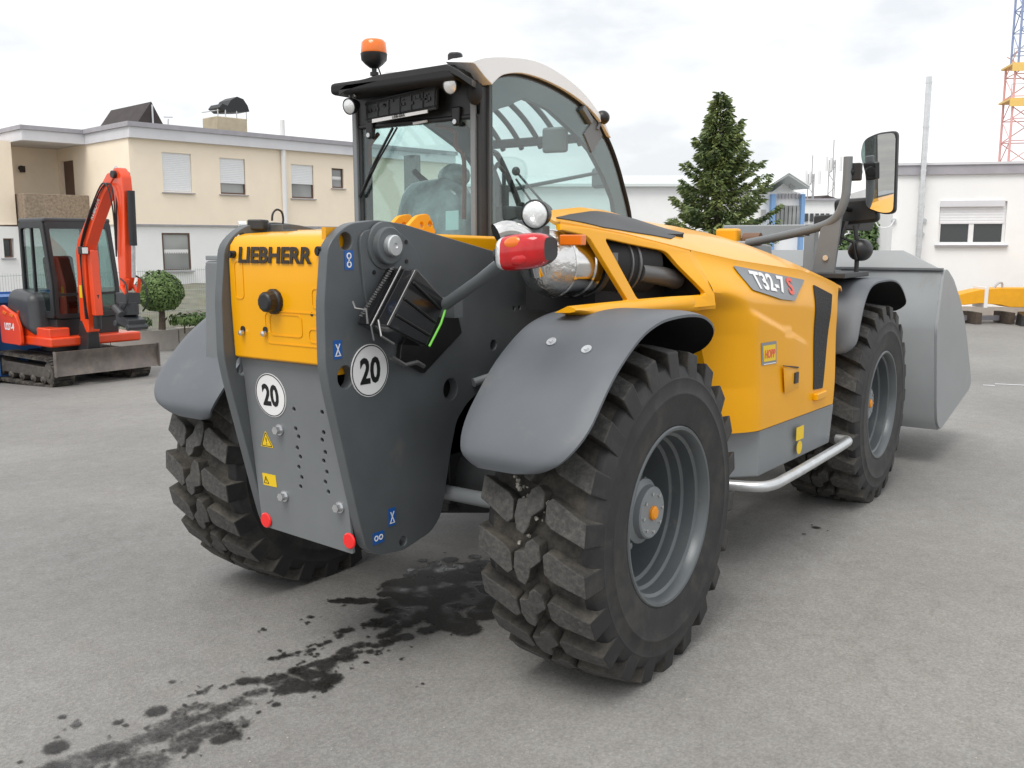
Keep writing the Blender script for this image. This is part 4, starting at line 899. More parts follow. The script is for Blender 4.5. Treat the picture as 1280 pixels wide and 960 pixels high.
m = MB(); n = len(RO); xs_ = [(x, z-.045) for x, z in RO if .55 <= x <= .92]
m.v = [(x, y, z+.004) for x, z in xs_ for y in (CY0+.09, .42, .635, .85, CY1-.09)] + [(x, y, z-.05) for x, z in xs_ for y in (CY0+.09, .42, .635, .85, CY1-.09)]
k5 = 5*len(xs_)
for i in range(len(xs_)-1):
    for j in range(4):
        q_ = (i*5+j, i*5+j+1, (i+1)*5+j+1, (i+1)*5+j); m.f += [q_, tuple(k+k5 for k in reversed(q_))]; m.mi += [0, 0]
for i in (0, len(xs_)-1):
    for j in range(4): m.f.append((i*5+j, i*5+j+1, i*5+j+1+k5, i*5+j+k5)); m.mi.append(0)
m.build('roof_panel', 'white_paint', cab, 40)
gl_ = [(x, z-.02) for x, z in RO if x >= .88]
m = MB(); m.v = [(x, y, z) for x, z in gl_ for y in (CY0+.09, CY1-.09)]; m.f = [(2*i, 2*i+1, 2*i+3, 2*i+2) for i in range(len(gl_)-1)]; m.mi = [0]*len(m.f); m.build('roof_glass', 'cab_glass', cab, 60)
fr_ = [(x, z) for x, z in CC if x >= 1.70]
m = MB(); m.v = [(x, y, z) for x, z in fr_ for y in (CY0+.01, CY1-.01)]; m.f = [(2*i, 2*i+1, 2*i+3, 2*i+2) for i in range(len(fr_)-1)]; m.mi = [0]*len(m.f); m.build('windscreen', 'cab_glass', cab, 60)
for y in (.36, .50, .64, .78, .92):
    m = MB(); m.tube([(x, y, z-.045) for x, z in RO if x >= .70], .016, 8); m.build('guard_bar', 'dark_grey', cab)
m = MB(); m.cyl((1.30, CY0+.05, 2.455), (1.30, CY1-.05, 2.455), .012, 8); m.build('guard_bar', 'dark_grey', cab)
m = MB(); m.box((1.715, .635, 2.225), (.06, .85, .05)); m.build('front_header', 'dark_grey', cab, bevel=.01)
m = MB(); m.box((1.0, .635, 2.40), (.10, .80, .05)); m.build('roof_beam', 'dark_grey', cab, bevel=.01)
vt = [tuple(on(px, py, 0, .40))[1:] for px, py in ((423, 112), (431, 106), (446, 101), (472, 93.5), (558, 80), (574, 88), (590, 99))]
vz = vt + [(y, z-.032) for y, z in reversed(vt)]
m = MB(); m.hexa([(.40, y, z) for y, z in vz], [(.64, max(.24, y+.10*(y-.3)), z+.015) for y, z in vz]); m.build('roof_visor', 'black_plastic', cab, 40, bevel=.004)
m = MB(); m.box((.50, .635, 2.40), (.2, .82, .06)); m.build('visor_lining', 'black_matte', cab, bevel=.02)
p = on(569, 72, 0, .52); m = MB(); m.lathe([(.036, -.05), (.036, .012), (.030, .020), (0, .021)], p, (0, 0, 1), 24); m.build('roof_cap', 'black_plastic', cab, 30)
for px, py in ((437, 133), (563, 107)):
    p = on(px, py, 0, .44); m = MB(); dr = Vector((-.96, -.05, -.25)).normalized()
    m.lathe([(0, -.06), (.025, -.055), (.040, -.02), (.042, .006), (.038, .008)], p, dr, 24); wl = m.build('roof_lamp', 'black_plastic', cab, 50)
    m = MB(); m.lathe([(.038, .004), (.028, .012), (0, .015)], p, dr, 24); m.build('lamp_lens', 'lens_clear', wl, 60)
    m = MB(); m.tube([p+Vector((.02, .02, .05)), p+Vector((.0, .012, .085)), p+Vector((.0, -.012, .085)), p+Vector((.02, -.02, .05))], .004, 6); m.cyl(p+Vector((.03, 0, .03)), p+Vector((.05, 0, .10)), .012, 8); m.build('lamp_bracket', 'zinc', wl)
q_ = on(590, 115, 0, .5); m = MB(); m.sphere(q_+Vector((.02, 0, 0)), .045, 14, sc=(1, .8, 1.3)); m.build('speaker', 'black_matte', cab)
for px, py in ((471, 107), (517, 98)):
    q_ = on(px, py, 0, .46); m = MB(); m.box(q_, (.05, .07, .035), Matrix.Rotation(R(12), 3, 'X')); m.build('plate_lamp', 'tank_grey' if px > 500 else 'black_plastic', cab, bevel=.006)
# beacon
p = on(468, 96, 0, .50); m = MB(); m.tube([p+Vector((0, 0, -.03)), p+Vector((0, 0, .045))], .013, 10); m.cyl(p+Vector((0, 0, .005)), p+Vector((0, .0, .022)), .022, 10); m.lathe([(.0, .040), (.022, .042), (.045, .060), (.064, .080), (.068, .112), (.064, .114)], p, (0, 0, 1), 32); bc = m.build('beacon', 'black_plastic', T, 40)
m = MB(); m.lathe([(.064, .112), (.066, .118), (.062, .165), (.050, .178), (.0, .181)], p, (0, 0, 1), 32); m.build('beacon_lens', 'lens_amber', bc, 50)
m = MB(); m.tube([p+Vector((.02, -.03, -.03)), p+Vector((.01, -.034, .01)), p+Vector((.0, -.025, .05))], .004, 6); m.build('cable', 'black_plastic', bc)
# front roof lamp on bracket
p = on(753, 147, 1, .16); m = MB(); m.sphere(p, .042, 18, sc=(1, 1, .95)); fl = m.build('front_lamp', 'black_plastic', cab, 60)
m = MB(); m.box(p+Vector((-.07, .02, -.10)), (.13, .012, .16), Matrix.Rotation(R(48), 3, 'Y')); m.box(p+Vector((-.16, .02, .0)), (.12, .05, .035), Matrix.Rotation(R(35), 3, 'Y')); m.tube([p, p+Vector((-.04, .01, -.07))], .01, 8); m.build('lamp_bracket', 'grey_panel', fl, bevel=.004)
# inside: seat under plastic film, column, console, mirrors
m = MB(); m.sphere((0, 0, 0), 1, 28)
def seat_pt(v):
    x, y, z = v; e = lambda a, k: math.copysign(abs(a)**k, a)
    q_ = Vector((e(x, .7)*.10, e(y, .55)*.245, e(z, .6)*.36)); q_.x += .10*q_.z; n_ = noise.noise(Vector((q_.x*9, q_.y*7, q_.z*6)))*.018
    return q_*(1+n_*2.0)+Vector((.80, .70, 1.60))
m.v = [tuple(seat_pt(v)) for v in m.v]; seat = m.build('seat', 'plastic_film', cab, 60)
m = MB(); m.sphere((.86, .60, 1.97), .085, 16, sc=(.7, 1.2, .8)); m.build('head_rest', 'plastic_film', seat, 60)
m = MB(); m.box((1.05, .70, 1.36), (.5, .48, .14)); m.build('seat_cushion', 'seat_fabric', seat, bevel=.04)
m = MB(); m.box((1.25, .36, 1.42), (.8, .18, .34)); m.box((.95, .32, 1.66), (.20, .12, .30)); m.tube([(1.1, .34, 1.6), (1.15, .36, 1.78), (1.14, .36, 1.84)], .022, 10); m.build('console', 'black_plastic', cab, bevel=.02)
m = MB(); m.tube([(1.75, .66, 1.3), (1.62, .66, 1.66), (1.58, .66, 1.74)], .04, 12); col = m.build('steering_column', 'black_plastic', cab)
m = MB(); nrm = Vector((-.5, 0, .86)); e1 = Vector((0, 1, 0)); e2 = nrm.cross(e1); m.tube([Vector((1.57, .66, 1.76))+(e1*math.cos(a)+e2*math.sin(a))*.18 for a in [2*math.pi*k/32 for k in range(33)]], .015, 8); m.build('steering_wheel', 'black_plastic', col)
m = MB(); m.box((1.85, .63, 1.42), (.25, .75, .30)); m.build('dashboard', 'black_plastic', cab, bevel=.04)
p = on(694, 175, 1, .42); m = MB(); m.box(p, (.035, .16, .145), Matrix.Rotation(R(10), 3, 'Z')); m.build('inner_mirror', 'tank_grey', cab, bevel=.02)
p = on(752, 222, 1, 1.30); m = MB(); m.box(p, (.06, .20, .17), Matrix.Rotation(R(-15), 3, 'Z')); lm = m.build('mirror', 'grey_plate', T, bevel=.03); m = MB(); m.tube([p, p+Vector((-.08, -.15, .05)), (1.95, 1.10, 1.95)], .014, 8); m.build('mirror_arm', 'black_plastic', lm)
m = MB(); m.tube(catmull([tuple(on(px, py, 1, 1.03)) for px, py in ((615, 190), (622, 194), (632, 214), (645, 245), (655, 275), (660, 292))], 4), .020, 8); m.build('door_frame', 'dark_grey', cab)
m = MB(); a_, b_ = on(645, 214, 0, 2.02), on(681, 256, 0, 2.06); m.tube([a_, b_], .008, 6); m.tube([a_+Vector((0, 0, -.05)), b_+Vector((-.02, .04, -.04))], .007, 6); m.sphere(a_, .03, 10); m.build('front_wiper', 'black_plastic', cab)
m = MB(); p = on(627, 205, 1, .5); m.tube([on(613, 220, 1, .3), on(622, 205, 1, .34), on(630, 215, 1, .36), on(630, 245, 1, .36)], .012, 8); m.box(on(630, 246, 1, .36), (.04, .04, .12)); m.build('joystick', 'black_plastic', cab, bevel=.006)
PQ = rq(((557, 264), (573, 263), (573, 287), (557, 288)), .60); m = MB(); m.hexa(PQ, [p+Vector((.002, 0, 0)) for p in PQ]); m.build('paper_sheet', 'paper', cab)
m = MB(); m.tube(catmull([tuple(on(px, py, 0, 1.0)) for px, py in ((518, 214), (526, 222), (536, 230))], 3), .018, 8); m.build('arm_lever', 'black_plastic', cab)
m = MB(); a_ = on(512, 158, 0, 1.95); b_ = on(512, 240, 0, 1.95); m.box((1.97, a_.y, 1.75), (.05, .11, .95)); m.build('front_pillar', 'dark_grey', cab)
# ------------------------------------------------------------------ mini excavator: x forward, y left
mat('exc_red', (.80, .067, .010), .34, var=.05, vscale=4, coat=.4)
mat('exc_black', (.020, .021, .023), .45, var=.15, vscale=6)
mat('exc_hood', (.040, .042, .046), .42, var=.1, vscale=6)
mat('steel_worn', (.19, .165, .15), .5, metal=.4, var=.22, vscale=5, rvar=.12, dirt=((.26, .22, .18), 6, .5, .75))
mat('track_rubber', (.030, .028, .026), .8, var=.3, vscale=12, bump=.3, dirt=((.17, .145, .115), 9, .45, .7))
mat('roller_dirty', (.085, .075, .065), .7, var=.3, vscale=15)
glass('exc_glass', (.60, .72, .70), .06)
ep = at(92, 470, 14.5); EZ = ground_z(ep.x, ep.y)
EA = R(52); ef = math.sin(EA)*Vector((math.sin(YAW), -math.cos(YAW), 0)) - math.cos(EA)*Vector((math.cos(YAW), math.sin(YAW), 0))
E = thing('mini_excavator', 'orange-red mini excavator with black cab, folded boom and front blade on tracks', 'excavator', (ep.x, ep.y, EZ), math.atan2(ef.y, ef.x))
def stadium(x0, x1, z0, z1, n=10):
    r = (z1-z0)/2; zc = (z0+z1)/2; out = []
    for k in range(n+1): a = -math.pi/2+math.pi*k/n; out.append((x1-r+r*math.cos(a), zc+r*math.sin(a)))
    for k in range(n+1): a = math.pi/2+math.pi*k/n; out.append((x0+r+r*math.cos(a), zc+r*math.sin(a)))
    return out
for s in (-1, 1):
    yc = s*.60
    tr = flat('track', [stadium(-1.08, .92, .015, .44), stadium(-1.045, .885, .05, .405)], .30, lambda u, v, w_, yc=yc: (u, yc+w_, v), 'track_rubber', E)
    path = stadium(-1.08, .92, .015, .44, 12); L = []
    for i in range(len(path)):
        a, b = path[i], path[(i+1) % len(path)]; d = math.dist(a, b); k = max(1, int(d/.085))
        for j in range(k): L.append((lerp(a[0], b[0], j/k), lerp(a[1], b[1], j/k), math.atan2(b[1]-a[1], b[0]-a[0])))
    m = MB()
    for x, z, an in L: m.box((x, yc, z), (.045, .30, .03), Matrix.Rotation(-an, 3, 'Y'))
    o = m.build('track_lugs', 'track_rubber', tr, 0); o['kind'] = 'stuff'
    m = MB(); m.hexa([(-.80, yc-s*.10, .14), (.65, yc-s*.10, .14), (.65, yc-s*.10, .31), (-.80, yc-s*.10, .31)], [(-.80, yc+s*.11, .14), (.65, yc+s*.11, .14), (.65, yc+s*.11, .31), (-.80, yc+s*.11, .31)]); m.build('track_frame', 'roller_dirty', E, bevel=.02)
    for x, r in ((-.87, .165), (.71, .165)):
        m = MB(); m.lathe([(0, .13), (.06, .135), (.07, .12), (r*.85, .115), (r, .10), (r, -.10), (0, -.10)], (x, yc, .228), (0, s, 0), 24); m.build('idler_wheel', 'roller_dirty', tr)
    for x in (-.5, -.15, .2, .5):
        m = MB(); m.lathe([(0, .13), (.03, .13), (.045, .11), (.07, .10), (.07, -.10), (0, -.10)], (x, yc, .125), (0, s, 0), 16); m.build('roller', 'roller_dirty', tr)
m = MB(); m.box((-.05, 0, .36), (.9, .9, .24)); m.cyl((-.05, 0, .45), (-.05, 0, .62), .40, 32); m.build('undercarriage', 'exc_black', E, bevel=.02)
# blade
bpf = [(1.10, .22), (1.065, .30), (1.055, .40), (1.075, .49), (1.115, .57)]
m = MB(); m.hexa([(x, -.79, z) for x, z in bpf]+[(x-.03, -.79, z) for x, z in reversed(bpf)], [(x, .79, z) for x, z in bpf]+[(x-.03, .79, z) for x, z in reversed(bpf)]); bl = m.build('dozer_blade', 'steel_worn', E, 40)
for s in (-1, 1): m = MB(); m.box((1.085, s*.795, .395), (.07, .015, .36)); m.build('blade_end', 'steel_worn', bl)
for s in (-1, 1): m = MB(); m.tube([(.3, s*.22, .32), (1.05, s*.22, .38)], .05, 8); m.build('blade_arm', 'exc_black', bl)
# upper structure
def round_back(z0, z1, r0, r1, x1, hw, a=1.15):
    b = []; t_ = []
    n = 18
    for k in range(n+1):
        q = math.pi*a/2+ (2*math.pi-math.pi*a)*k/n
        for lst, r, z in ((b, r0, z0), (t_, r1, z1)): lst.append((.10+r*math.cos(q), max(-hw, min(hw, r*math.sin(q))), z))
    b += [(x1, -hw, z0), (x1, hw, z0)]; t_ += [(x1, -hw, z1), (x1, hw, z1)]
    return b, t_
m = MB(); m.hexa(*round_back(.60, .74, .74, .74, .80, .70)); m.build('platform', 'exc_red', E, 40, bevel=.03)
m = MB(); m.hexa(*round_back(.58, 1.10, .78, .75, -.05, .755)); cw = m.build('counterweight', 'exc_red', E, 40, bevel=.05)
m = MB(); m.hexa([(-.52, -.74, 1.00), (.40, -.74, .70), (.40, -.10, .70), (-.52, -.10, 1.00)], [(-.45, -.70, 1.42), (.28, -.70, 1.36), (.28, -.10, 1.36), (-.45, -.10, 1.42)]); hd = m.build('engine_hood', 'exc_hood', E, 60, bevel=.13, seg=5)
m = MB(); m.hexa([(-.66, -.10, 1.05), (-.15, -.10, 1.05), (-.15, .70, 1.05), (-.66, .70, 1.05)], [(-.54, -.10, 1.40), (-.15, -.10, 1.40), (-.15, .62, 1.40), (-.54, .62, 1.40)]); m.build('rear_hood', 'exc_hood', E, 60, bevel=.10, seg=4)
sp_ = flat('side_panel', [rpoly([(-.58, .60), (-.58, 1.10), (-.48, 1.18), (-.04, 1.05), (.08, .86), (.10, .60)], .06)], .05, lambda u, v, w_: (u, -.765+w_+.10*max(0, -.4-u), v), 'exc_red', cw, bev=.01, grid=.15)
m = MB(); m.box((.35, -.52, .80), (.75, .30, .14)); m.build('side_skirt', 'exc_red', E, bevel=.02)
text('lettering', 'U27-4', .11, .34, lambda u, v, w_: (-.24+u*.9, -.793-w_+.10*max(0, .06-.1-u)*.3, .86+v), 'sign_white', cw, bold=.04)
for dx in (-.14, -.36):
    m = MB(); m.box((dx, -.785+.005*(dx < -.4), 1.04+.12*(-dx-.20)), (.11, .03, .04), Matrix.Rotation(R(14), 3, 'Y')); m.build('marker', 'lens_amber', cw)
# cab
cx0, cx1, cy0, cy1, cz0, cz1 = -.30, .60, -.50, .48, .74, 2.40
m = MB(); m.box((.14, -.01, .86), (.88, .96, .26)); cab_e = m.build('cab', 'exc_black', E, bevel=.02)
def fr(name, loops, fn): flat(name, loops, .05, fn, 'exc_black', cab_e, bev=.006)
so_ = rpoly([(cx0, 1.0), (cx0, cz1-.03), (cx0+.08, cz1), (cx1-.16, cz1), (cx1, 1.5), (cx1, 1.0)], .07); si = rpoly([(cx0+.06, 1.33), (cx0+.06, cz1-.10), (cx1-.24, cz1-.10), (cx1-.08, 1.5), (cx1-.10, 1.10), (.15, 1.10)], .06)
for y in (cy0, cy1):
    fr('side_frame', [so_, si], lambda u, v, w_, y=y: (u, y+w_, v)); flat('side_glass', [so_], .004, lambda u, v, w_, y=y: (u, y+w_, v), 'exc_glass', cab_e)
    m = MB(); m.box((.06, y, 1.75), (.035, .04, 1.2)); m.build('window_bar', 'exc_black', cab_e)
xf = lambda z: interp(z, [(1.0, cx1), (1.5, cx1), (2.4, cx1-.16)])
fo = rpoly([(cy0, 1.0), (cy1, 1.0), (cy1, cz1), (cy0, cz1)], .05); fi = rpoly([(cy0+.05, 1.36), (cy1-.05, 1.36), (cy1-.05, cz1-.10), (cy0+.05, cz1-.10)], .05); fi2 = rpoly([(cy0+.05, 1.06), (cy1-.05, 1.06), (cy1-.05, 1.32), (cy0+.05, 1.32)], .04)
flat('front_frame', [fo, fi, fi2], .05, lambda u, v, w_: (xf(v)-w_, u, v), 'exc_black', cab_e, grid=.25)
flat('front_glass', [fo], .004, lambda u, v, w_: (xf(v)+.012-w_, u, v), 'exc_glass', cab_e, grid=.25)
flat('rear_frame', [fo, rpoly([(cy0+.06, 1.4), (cy1-.06, 1.4), (cy1-.06, cz1-.1), (cy0+.06, cz1-.1)], .05)], .05, lambda u, v, w_: (cx0-w_, u, v), 'exc_black', cab_e)
m = MB(); m.box(((cx0+cx1-.16)/2, (cy0+cy1)/2, cz1+.012), (cx1-cx0-.10, cy1-cy0+.04, .07)); m.build('roof', 'exc_hood', cab_e, bevel=.03, seg=3)
m = MB(); m.box((.06, -.02, 1.25), (.40, .46, .16)); m.box((-.15, -.02, 1.58), (.14, .44, .62), Matrix.Rotation(R(-8), 3, 'Y')); m.build('seat', 'seat_fabric', cab_e, bevel=.05)
for s in (-1, 1): m = MB(); m.tube([(.18, -.02+s*.32, 1.2), (.20, -.02+s*.30, 1.55)], .025, 8); m.build('control_lever', 'exc_black', cab_e)
m = MB(); m.tube([(xf(1.45)+.03, -.05, 1.42), (xf(2.0)+.03, .12, 2.05)], .008, 6); m.build('wiper', 'exc_black', cab_e)
# boom, arm, cylinders, hitch
by = -.16
m = MB(); m.hexa([(.72, by-.12, .52), (.98, by-.10, .52), (.98, by+.10, .52), (.72, by+.12, .52)], [(.78, by-.09, .98), (1.02, by-.07, .98), (1.02, by+.07, .98), (.78, by+.09, .98)]); m.build('swing_bracket', 'exc_black', E, bevel=.02)
bpoly = [(.80, .78), (1.02, .80), (1.03, 1.35), (1.05, 1.85), (1.12, 2.05), (1.32, 2.32), (1.66, 2.72), (1.96, 2.96), (1.92, 3.02), (1.80, 3.03), (1.50, 2.78), (1.10, 2.36), (.87, 2.12), (.80, 1.95), (.79, 1.4)]
boom_e = flat('boom', [rpoly(bpoly, .04, 3)], .17, lambda u, v, w_: (u, by+w_, v), 'exc_red', E, bev=.012)
sa = math.atan2(.40, .34)
text('lettering', 'KUBOTA', .075, .36, lambda u, v, w_: (1.42+u*math.cos(sa)-v*math.sin(sa), by-.087-w_, 2.56+u*math.sin(sa)+v*math.cos(sa)), 'sign_white', boom_e, bold=.03)
flat('boom_sticker', [[(.84, 1.30), (.91, 1.30), (.91, 1.48), (.84, 1.48)]], .004, lambda u, v, w_: (u, by-.087+w_, v), 'sticker_yellow', boom_e)
m = MB(); m.tube([(1.12, by, .86), (1.14, by, 1.35)], .055, 12); m.tube([(1.14, by, 1.35), (1.10, by, 1.98)], .030, 10, mi=1); m.build('boom_cylinder', ['exc_black', 'zinc'], E)
m = MB(); m.hexa([(1.09, by-.06, 1.05), (1.20, by-.06, 1.05), (1.20, by+.06, 1.05), (1.09, by+.06, 1.05)], [(1.05, by-.06, 1.98), (1.17, by-.06, 1.98), (1.17, by+.06, 1.98), (1.05, by+.06, 1.98)]); m.build('cylinder_guard', 'exc_red', E, bevel=.015)
m = MB(); m.box((1.10, by-.13, 1.98), (.10, .10, .11)); m.build('boom_lamp', 'exc_black', boom_e, bevel=.01); m = MB(); m.box((1.155, by-.13, 1.98), (.012, .08, .085)); m.build('lamp_lens', 'lens_clear', boom_e)
apoly = [(1.86, 3.04), (2.02, 3.10), (2.14, 2.98), (2.16, 2.70), (2.08, 1.60), (1.98, 1.42), (1.90, 1.45), (1.90, 1.70), (1.90, 2.60), (1.84, 2.86)]
arm_e = flat('arm', [rpoly(apoly, .04, 3)], .14, lambda u, v, w_: (u, by+w_, v), 'exc_red', E, bev=.012)
m = MB(); m.tube([(1.98, by-.12, 3.0), (1.98, by+.12, 3.0)], .05, 12); m.build('boom_pin', 'exc_black', arm_e)
m = MB(); m.tube([(2.22, by, 2.78), (2.20, by, 2.05)], .052, 12); m.tube([(2.20, by, 2.05), (2.16, by, 1.62)], .028, 10, mi=1); m.build('bucket_cylinder', ['exc_black', 'zinc'], E)
m = MB(); m.tube([(1.25, by+.02, 2.52), (1.60, by+.02, 2.92)], .05, 12); m.tube([(1.60, by+.02, 2.92), (1.90, by, 3.10)], .026, 10, mi=1); m.build('arm_cylinder', ['exc_red', 'zinc'], E)
for dy in (-.09, .09):
    m = MB(); m.tube([(1.98, by+dy, 1.50), (2.10, by+dy, 1.40), (2.16, by+dy, 1.60)], .028, 8); m.build('link', 'exc_red', arm_e)
for k, dy in enumerate((-.06, .0, .06)):
    m = MB(); m.tube(catmull([(1.02, by-.10+dy*.3, 1.0), (.98, by-.11, 1.6), (1.05, by-.11+dy*.2, 2.1), (1.6, by-.10+dy*.5, 2.78), (1.90, by-.10+dy, 2.86), (1.98, by-.11+dy*.4, 2.5), (1.93, by-.10, 1.9)], 5), .011, 6); m.build('hydraulic_hose', 'exc_black', boom_e)
m = MB(); m.box((1.99, by, 1.33), (.26, .22, .16)); m.cyl((2.0, by, 1.28), (2.0, by, 1.10), .13, 18); m.box((2.02, by, 1.02), (.34, .26, .13), Matrix.Rotation(R(14), 3, 'Y')); m.cyl((1.86, by-.15, .98), (1.86, by+.15, .98), .045, 10); m.cyl((2.17, by-.15, .94), (2.17, by+.15, .94), .045, 10); m.cyl((1.98, by-.20, 1.22), (2.15, by-.2, 1.12), .05, 10); ht = m.build('quick_hitch', 'exc_hood', E, bevel=.012)
m = MB(); m.tube(catmull([(2.0, by-.1, 1.6), (2.2, by-.14, 1.52), (2.24, by-.15, 1.32), (2.12, by-.14, 1.2)], 4), .012, 6); m.tube(catmull([(2.0, by+.1, 1.65), (2.24, by+.1, 1.55), (2.28, by+.12, 1.3), (2.14, by+.12, 1.15)], 4), .012, 6); m.build('hitch_hose', 'exc_black', ht)
m = MB(); m.box((.55, .30, .66), (.30, .5, .12)); m.build('front_step', 'exc_red', E, bevel=.02)
# ------------------------------------------------------------------ surroundings
mat('peach', (.95, .83, .67), .8, var=.02, vscale=1.5, bump=.15, bscale=40, dirt=((.88, .74, .59), .8, .55, .9))
mat('white_render', (.86, .865, .86), .8, var=.025, vscale=1.2, bump=.12, bscale=40, dirt=((.77, .775, .77), .7, .55, .9))
mat('fascia', (.66, .66, .69), .55, var=.04, vscale=2)
mat('flashing', (.36, .35, .38), .5, var=.08, vscale=4)
mat('exposed_aggregate', (.20, .155, .115), .85, col2=(.36, .29, .22), vscale=14, vdet=8, bump=.6, bscale=30)
mat('shutter_white', (.80, .81, .83), .45, var=.02)
mat('window_frame_brown', (.11, .065, .05), .5)
mat('window_frame_white', (.80, .80, .80), .4)
mat('pane_dark', (.035, .040, .042), .06, spec=.7)
mat('pane_curtain', (.22, .23, .23), .08, spec=.7, col2=(.42, .43, .42), vscale=.9, vdet=1)
mat('door_brown', (.12, .065, .045), .5)
mat('roof_dark', (.045, .035, .033), .7, var=.2, vscale=3)
mat('chimney_render', (.44, .38, .27), .85, var=.12, vscale=3, bump=.3)
mat('cowl', (.012, .014, .016), .45)
mat('pipe_white', (.78, .78, .78), .4)
mat('concrete', (.46, .42, .38), .8, var=.12, vscale=2.5, bump=.3, bscale=35, dirt=((.30, .26, .22), 2, .55, .85))
mat('soil', (.16, .15, .12), .95, var=.3, vscale=2.5, bump=.5, bscale=12, dirt=((.13, .17, .07), 3, .50, .72))
mat('fence_green', (.36, .42, .39), .5)
mat('skip_blue', (.03, .12, .34), .5, var=.1, vscale=2, dirt=((.14, .13, .12), 3, .58, .8))
mat('leaf_a', (.050, .105, .022), .6, col2=(.13, .20, .050), vscale=9)
mat('leaf_b', (.040, .085, .020), .6, col2=(.075, .135, .030), vscale=6)
mat('needle', (.062, .104, .040), .6, col2=(.200, .240, .070), vscale=1.8, vdet=3)
mat('bark', (.085, .062, .048), .9, var=.3, vscale=14, bump=.6, bscale=20)
mat('trim_blue', (.20, .36, .62), .5)
mat('canopy_glass', (.66, .71, .70), .25, spec=.5)
mat('alu', (.58, .60, .61), .4, metal=.6)
mat('crane_red', (.78, .42, .40), .5); mat('crane_yellow', (.82, .55, .16), .5); mat('crane_blue', (.26, .33, .52), .5)  # red and yellow are paled, with distance haze put into the colour
mat('mast_grey', (.40, .40, .41), .5, metal=.3)
mat('steel_flue', (.68, .69, .70), .25, metal=.9, var=.08, vscale=8)
mat('timber', (.075, .055, .042), .8, var=.2, vscale=10)

def local_hit(root_loc, rz, px, py, ax='y', val=0.):
    """sight line met with the plane local ax = val of a thing at root_loc turned by rz"""
    c, s = math.cos(rz), math.sin(rz); ex, ey = Vector((c, s, 0)), Vector((-s, c, 0)); n = ey if ax == 'y' else ex
    p0 = Vector(root_loc)+n*val; d = ray(px, py); t = (p0-CAM).dot(n)/d.dot(n); p = CAM+d*t-Vector(root_loc)
    return Vector((p.dot(ex), p.dot(ey), p.z))
def window(parent, hit, fn, x0, y0, x1, y1, shut=0., fm='window_frame_brown', pm='pane_dark', mull=0, name='window', sill=True):
    """window from its picture corners; fn(u, w, z) places it on the wall, w outward; shut = lowered share of the roller shutter"""
    a, b = hit(x0, y0), hit(x1, y1); u0, u1 = sorted((a[0], b[0])); z1, z0 = max(a[2], b[2]), min(a[2], b[2])
    fr = flat(name, [[(u0, z0), (u1, z0), (u1, z1), (u0, z1)]]+[[(lerp(u0, u1, k/(mull+1))+.05, z0+.05), (lerp(u0, u1, (k+1)/(mull+1))-.05, z0+.05), (lerp(u0, u1, (k+1)/(mull+1))-.05, z1-.05), (lerp(u0, u1, k/(mull+1))+.05, z1-.05)] for k in range(mull+1)], .06, lambda u, v, w_: fn(u, -.09+w_, v), fm, parent)
    for k in range(mull+1):
        ua, ub = lerp(u0, u1, k/(mull+1))+.05, lerp(u0, u1, (k+1)/(mull+1))-.05
        m = MB(); m.add([fn(ua, -.095, z0+.05), fn(ub, -.095, z0+.05), fn(ub, -.095, z1-.05), fn(ua, -.095, z1-.05)], [(0, 1, 2, 3)]); m.build('pane', pm, fr, 0)
    if pm == 'pane_curtain' and shut < .9:
        zc_ = lerp(z0, z1, .52); m = MB(); nn_ = 14
        for k in range(nn_):
            ua, ub = lerp(u0+.06, u1-.06, k/nn_), lerp(u0+.06, u1-.06, (k+1)/nn_); m.add([fn(ua, -.090, zc_-.03), fn((ua+ub)/2, -.090, zc_-.09), fn(ub, -.090, zc_-.03), fn(ub, -.090, zc_+.05), fn(ua, -.090, zc_+.05)], [(0, 1, 2, 3, 4)])
        m.build('curtain', 'pipe_white', fr, 0)
    if shut > 0:
        zb = lerp(z1, z0, shut); n = max(2, int((z1-zb)/.055)); m = MB()
        for k in range(n):
            za, zb2 = lerp(z1, zb, k/n), lerp(z1, zb, (k+1)/n); zm = (za+zb2)/2
            m.add([fn(u0+.02, -.050, za), fn(u1-.02, -.050, za), fn(u1-.02, -.046, zm), fn(u0+.02, -.046, zm), fn(u1-.02, -.050, zb2+.001), fn(u0+.02, -.050, zb2+.001)], [(0, 1, 2, 3), (3, 2, 4, 5)])
        m.build('shutter', 'shutter_white', fr, 0)
    if sill:
        m = MB(); m.hexa([fn(u0-.06, -.08, z0-.03), fn(u1+.06, -.08, z0-.03), fn(u1+.06, .07, z0-.045), fn(u0-.06, .07, z0-.045)], [fn(u0-.06, -.08, z0), fn(u1+.06, -.08, z0), fn(u1+.06, .07, z0-.015), fn(u0-.06, .07, z0-.015)]); m.build('sill', 'flashing', fr, 0)
    return [(u0, z0), (u1, z0), (u1, z1), (u0, z1)]

# ---- two-storey house
h0 = at(160, 172, 28); h1 = at(440, 197, 34); HR = math.atan2(h1.y-h0.y, h1.x-h0.x)
HL = (h0.x, h0.y, ground_z(h0.x, h0.y)-.05); H = thing('house', 'two-storey flat-roofed house, peach upper floor over white ground floor, with balcony', 'house', HL, HR)
hf = lambda px, py: local_hit(HL, HR, px, py); hs = lambda px, py: Vector((local_hit(HL, HR, px, py, 'x', 0).y, 0, local_hit(HL, HR, px, py, 'x', 0).z))
fnf = lambda u, w_, z: (u, -w_, z); fns = lambda u, w_, z: (-w_, u, z)
zt = hf(160, 172).z; zm = hf(163, 280).z; zroof = hf(158, 153).z; UL = hf(553, 230).x+.3
up_rects = []; lo_rects = []
uw = [((202, 190, 241, 241), .97, 'shutter_white'), ((274, 197, 308, 243.5), .70, 'window_frame_brown'), ((363.5, 205, 393, 248.5), .58, 'window_frame_brown'), ((414.5, 210, 430, 235.5), 0, 'window_frame_brown')]
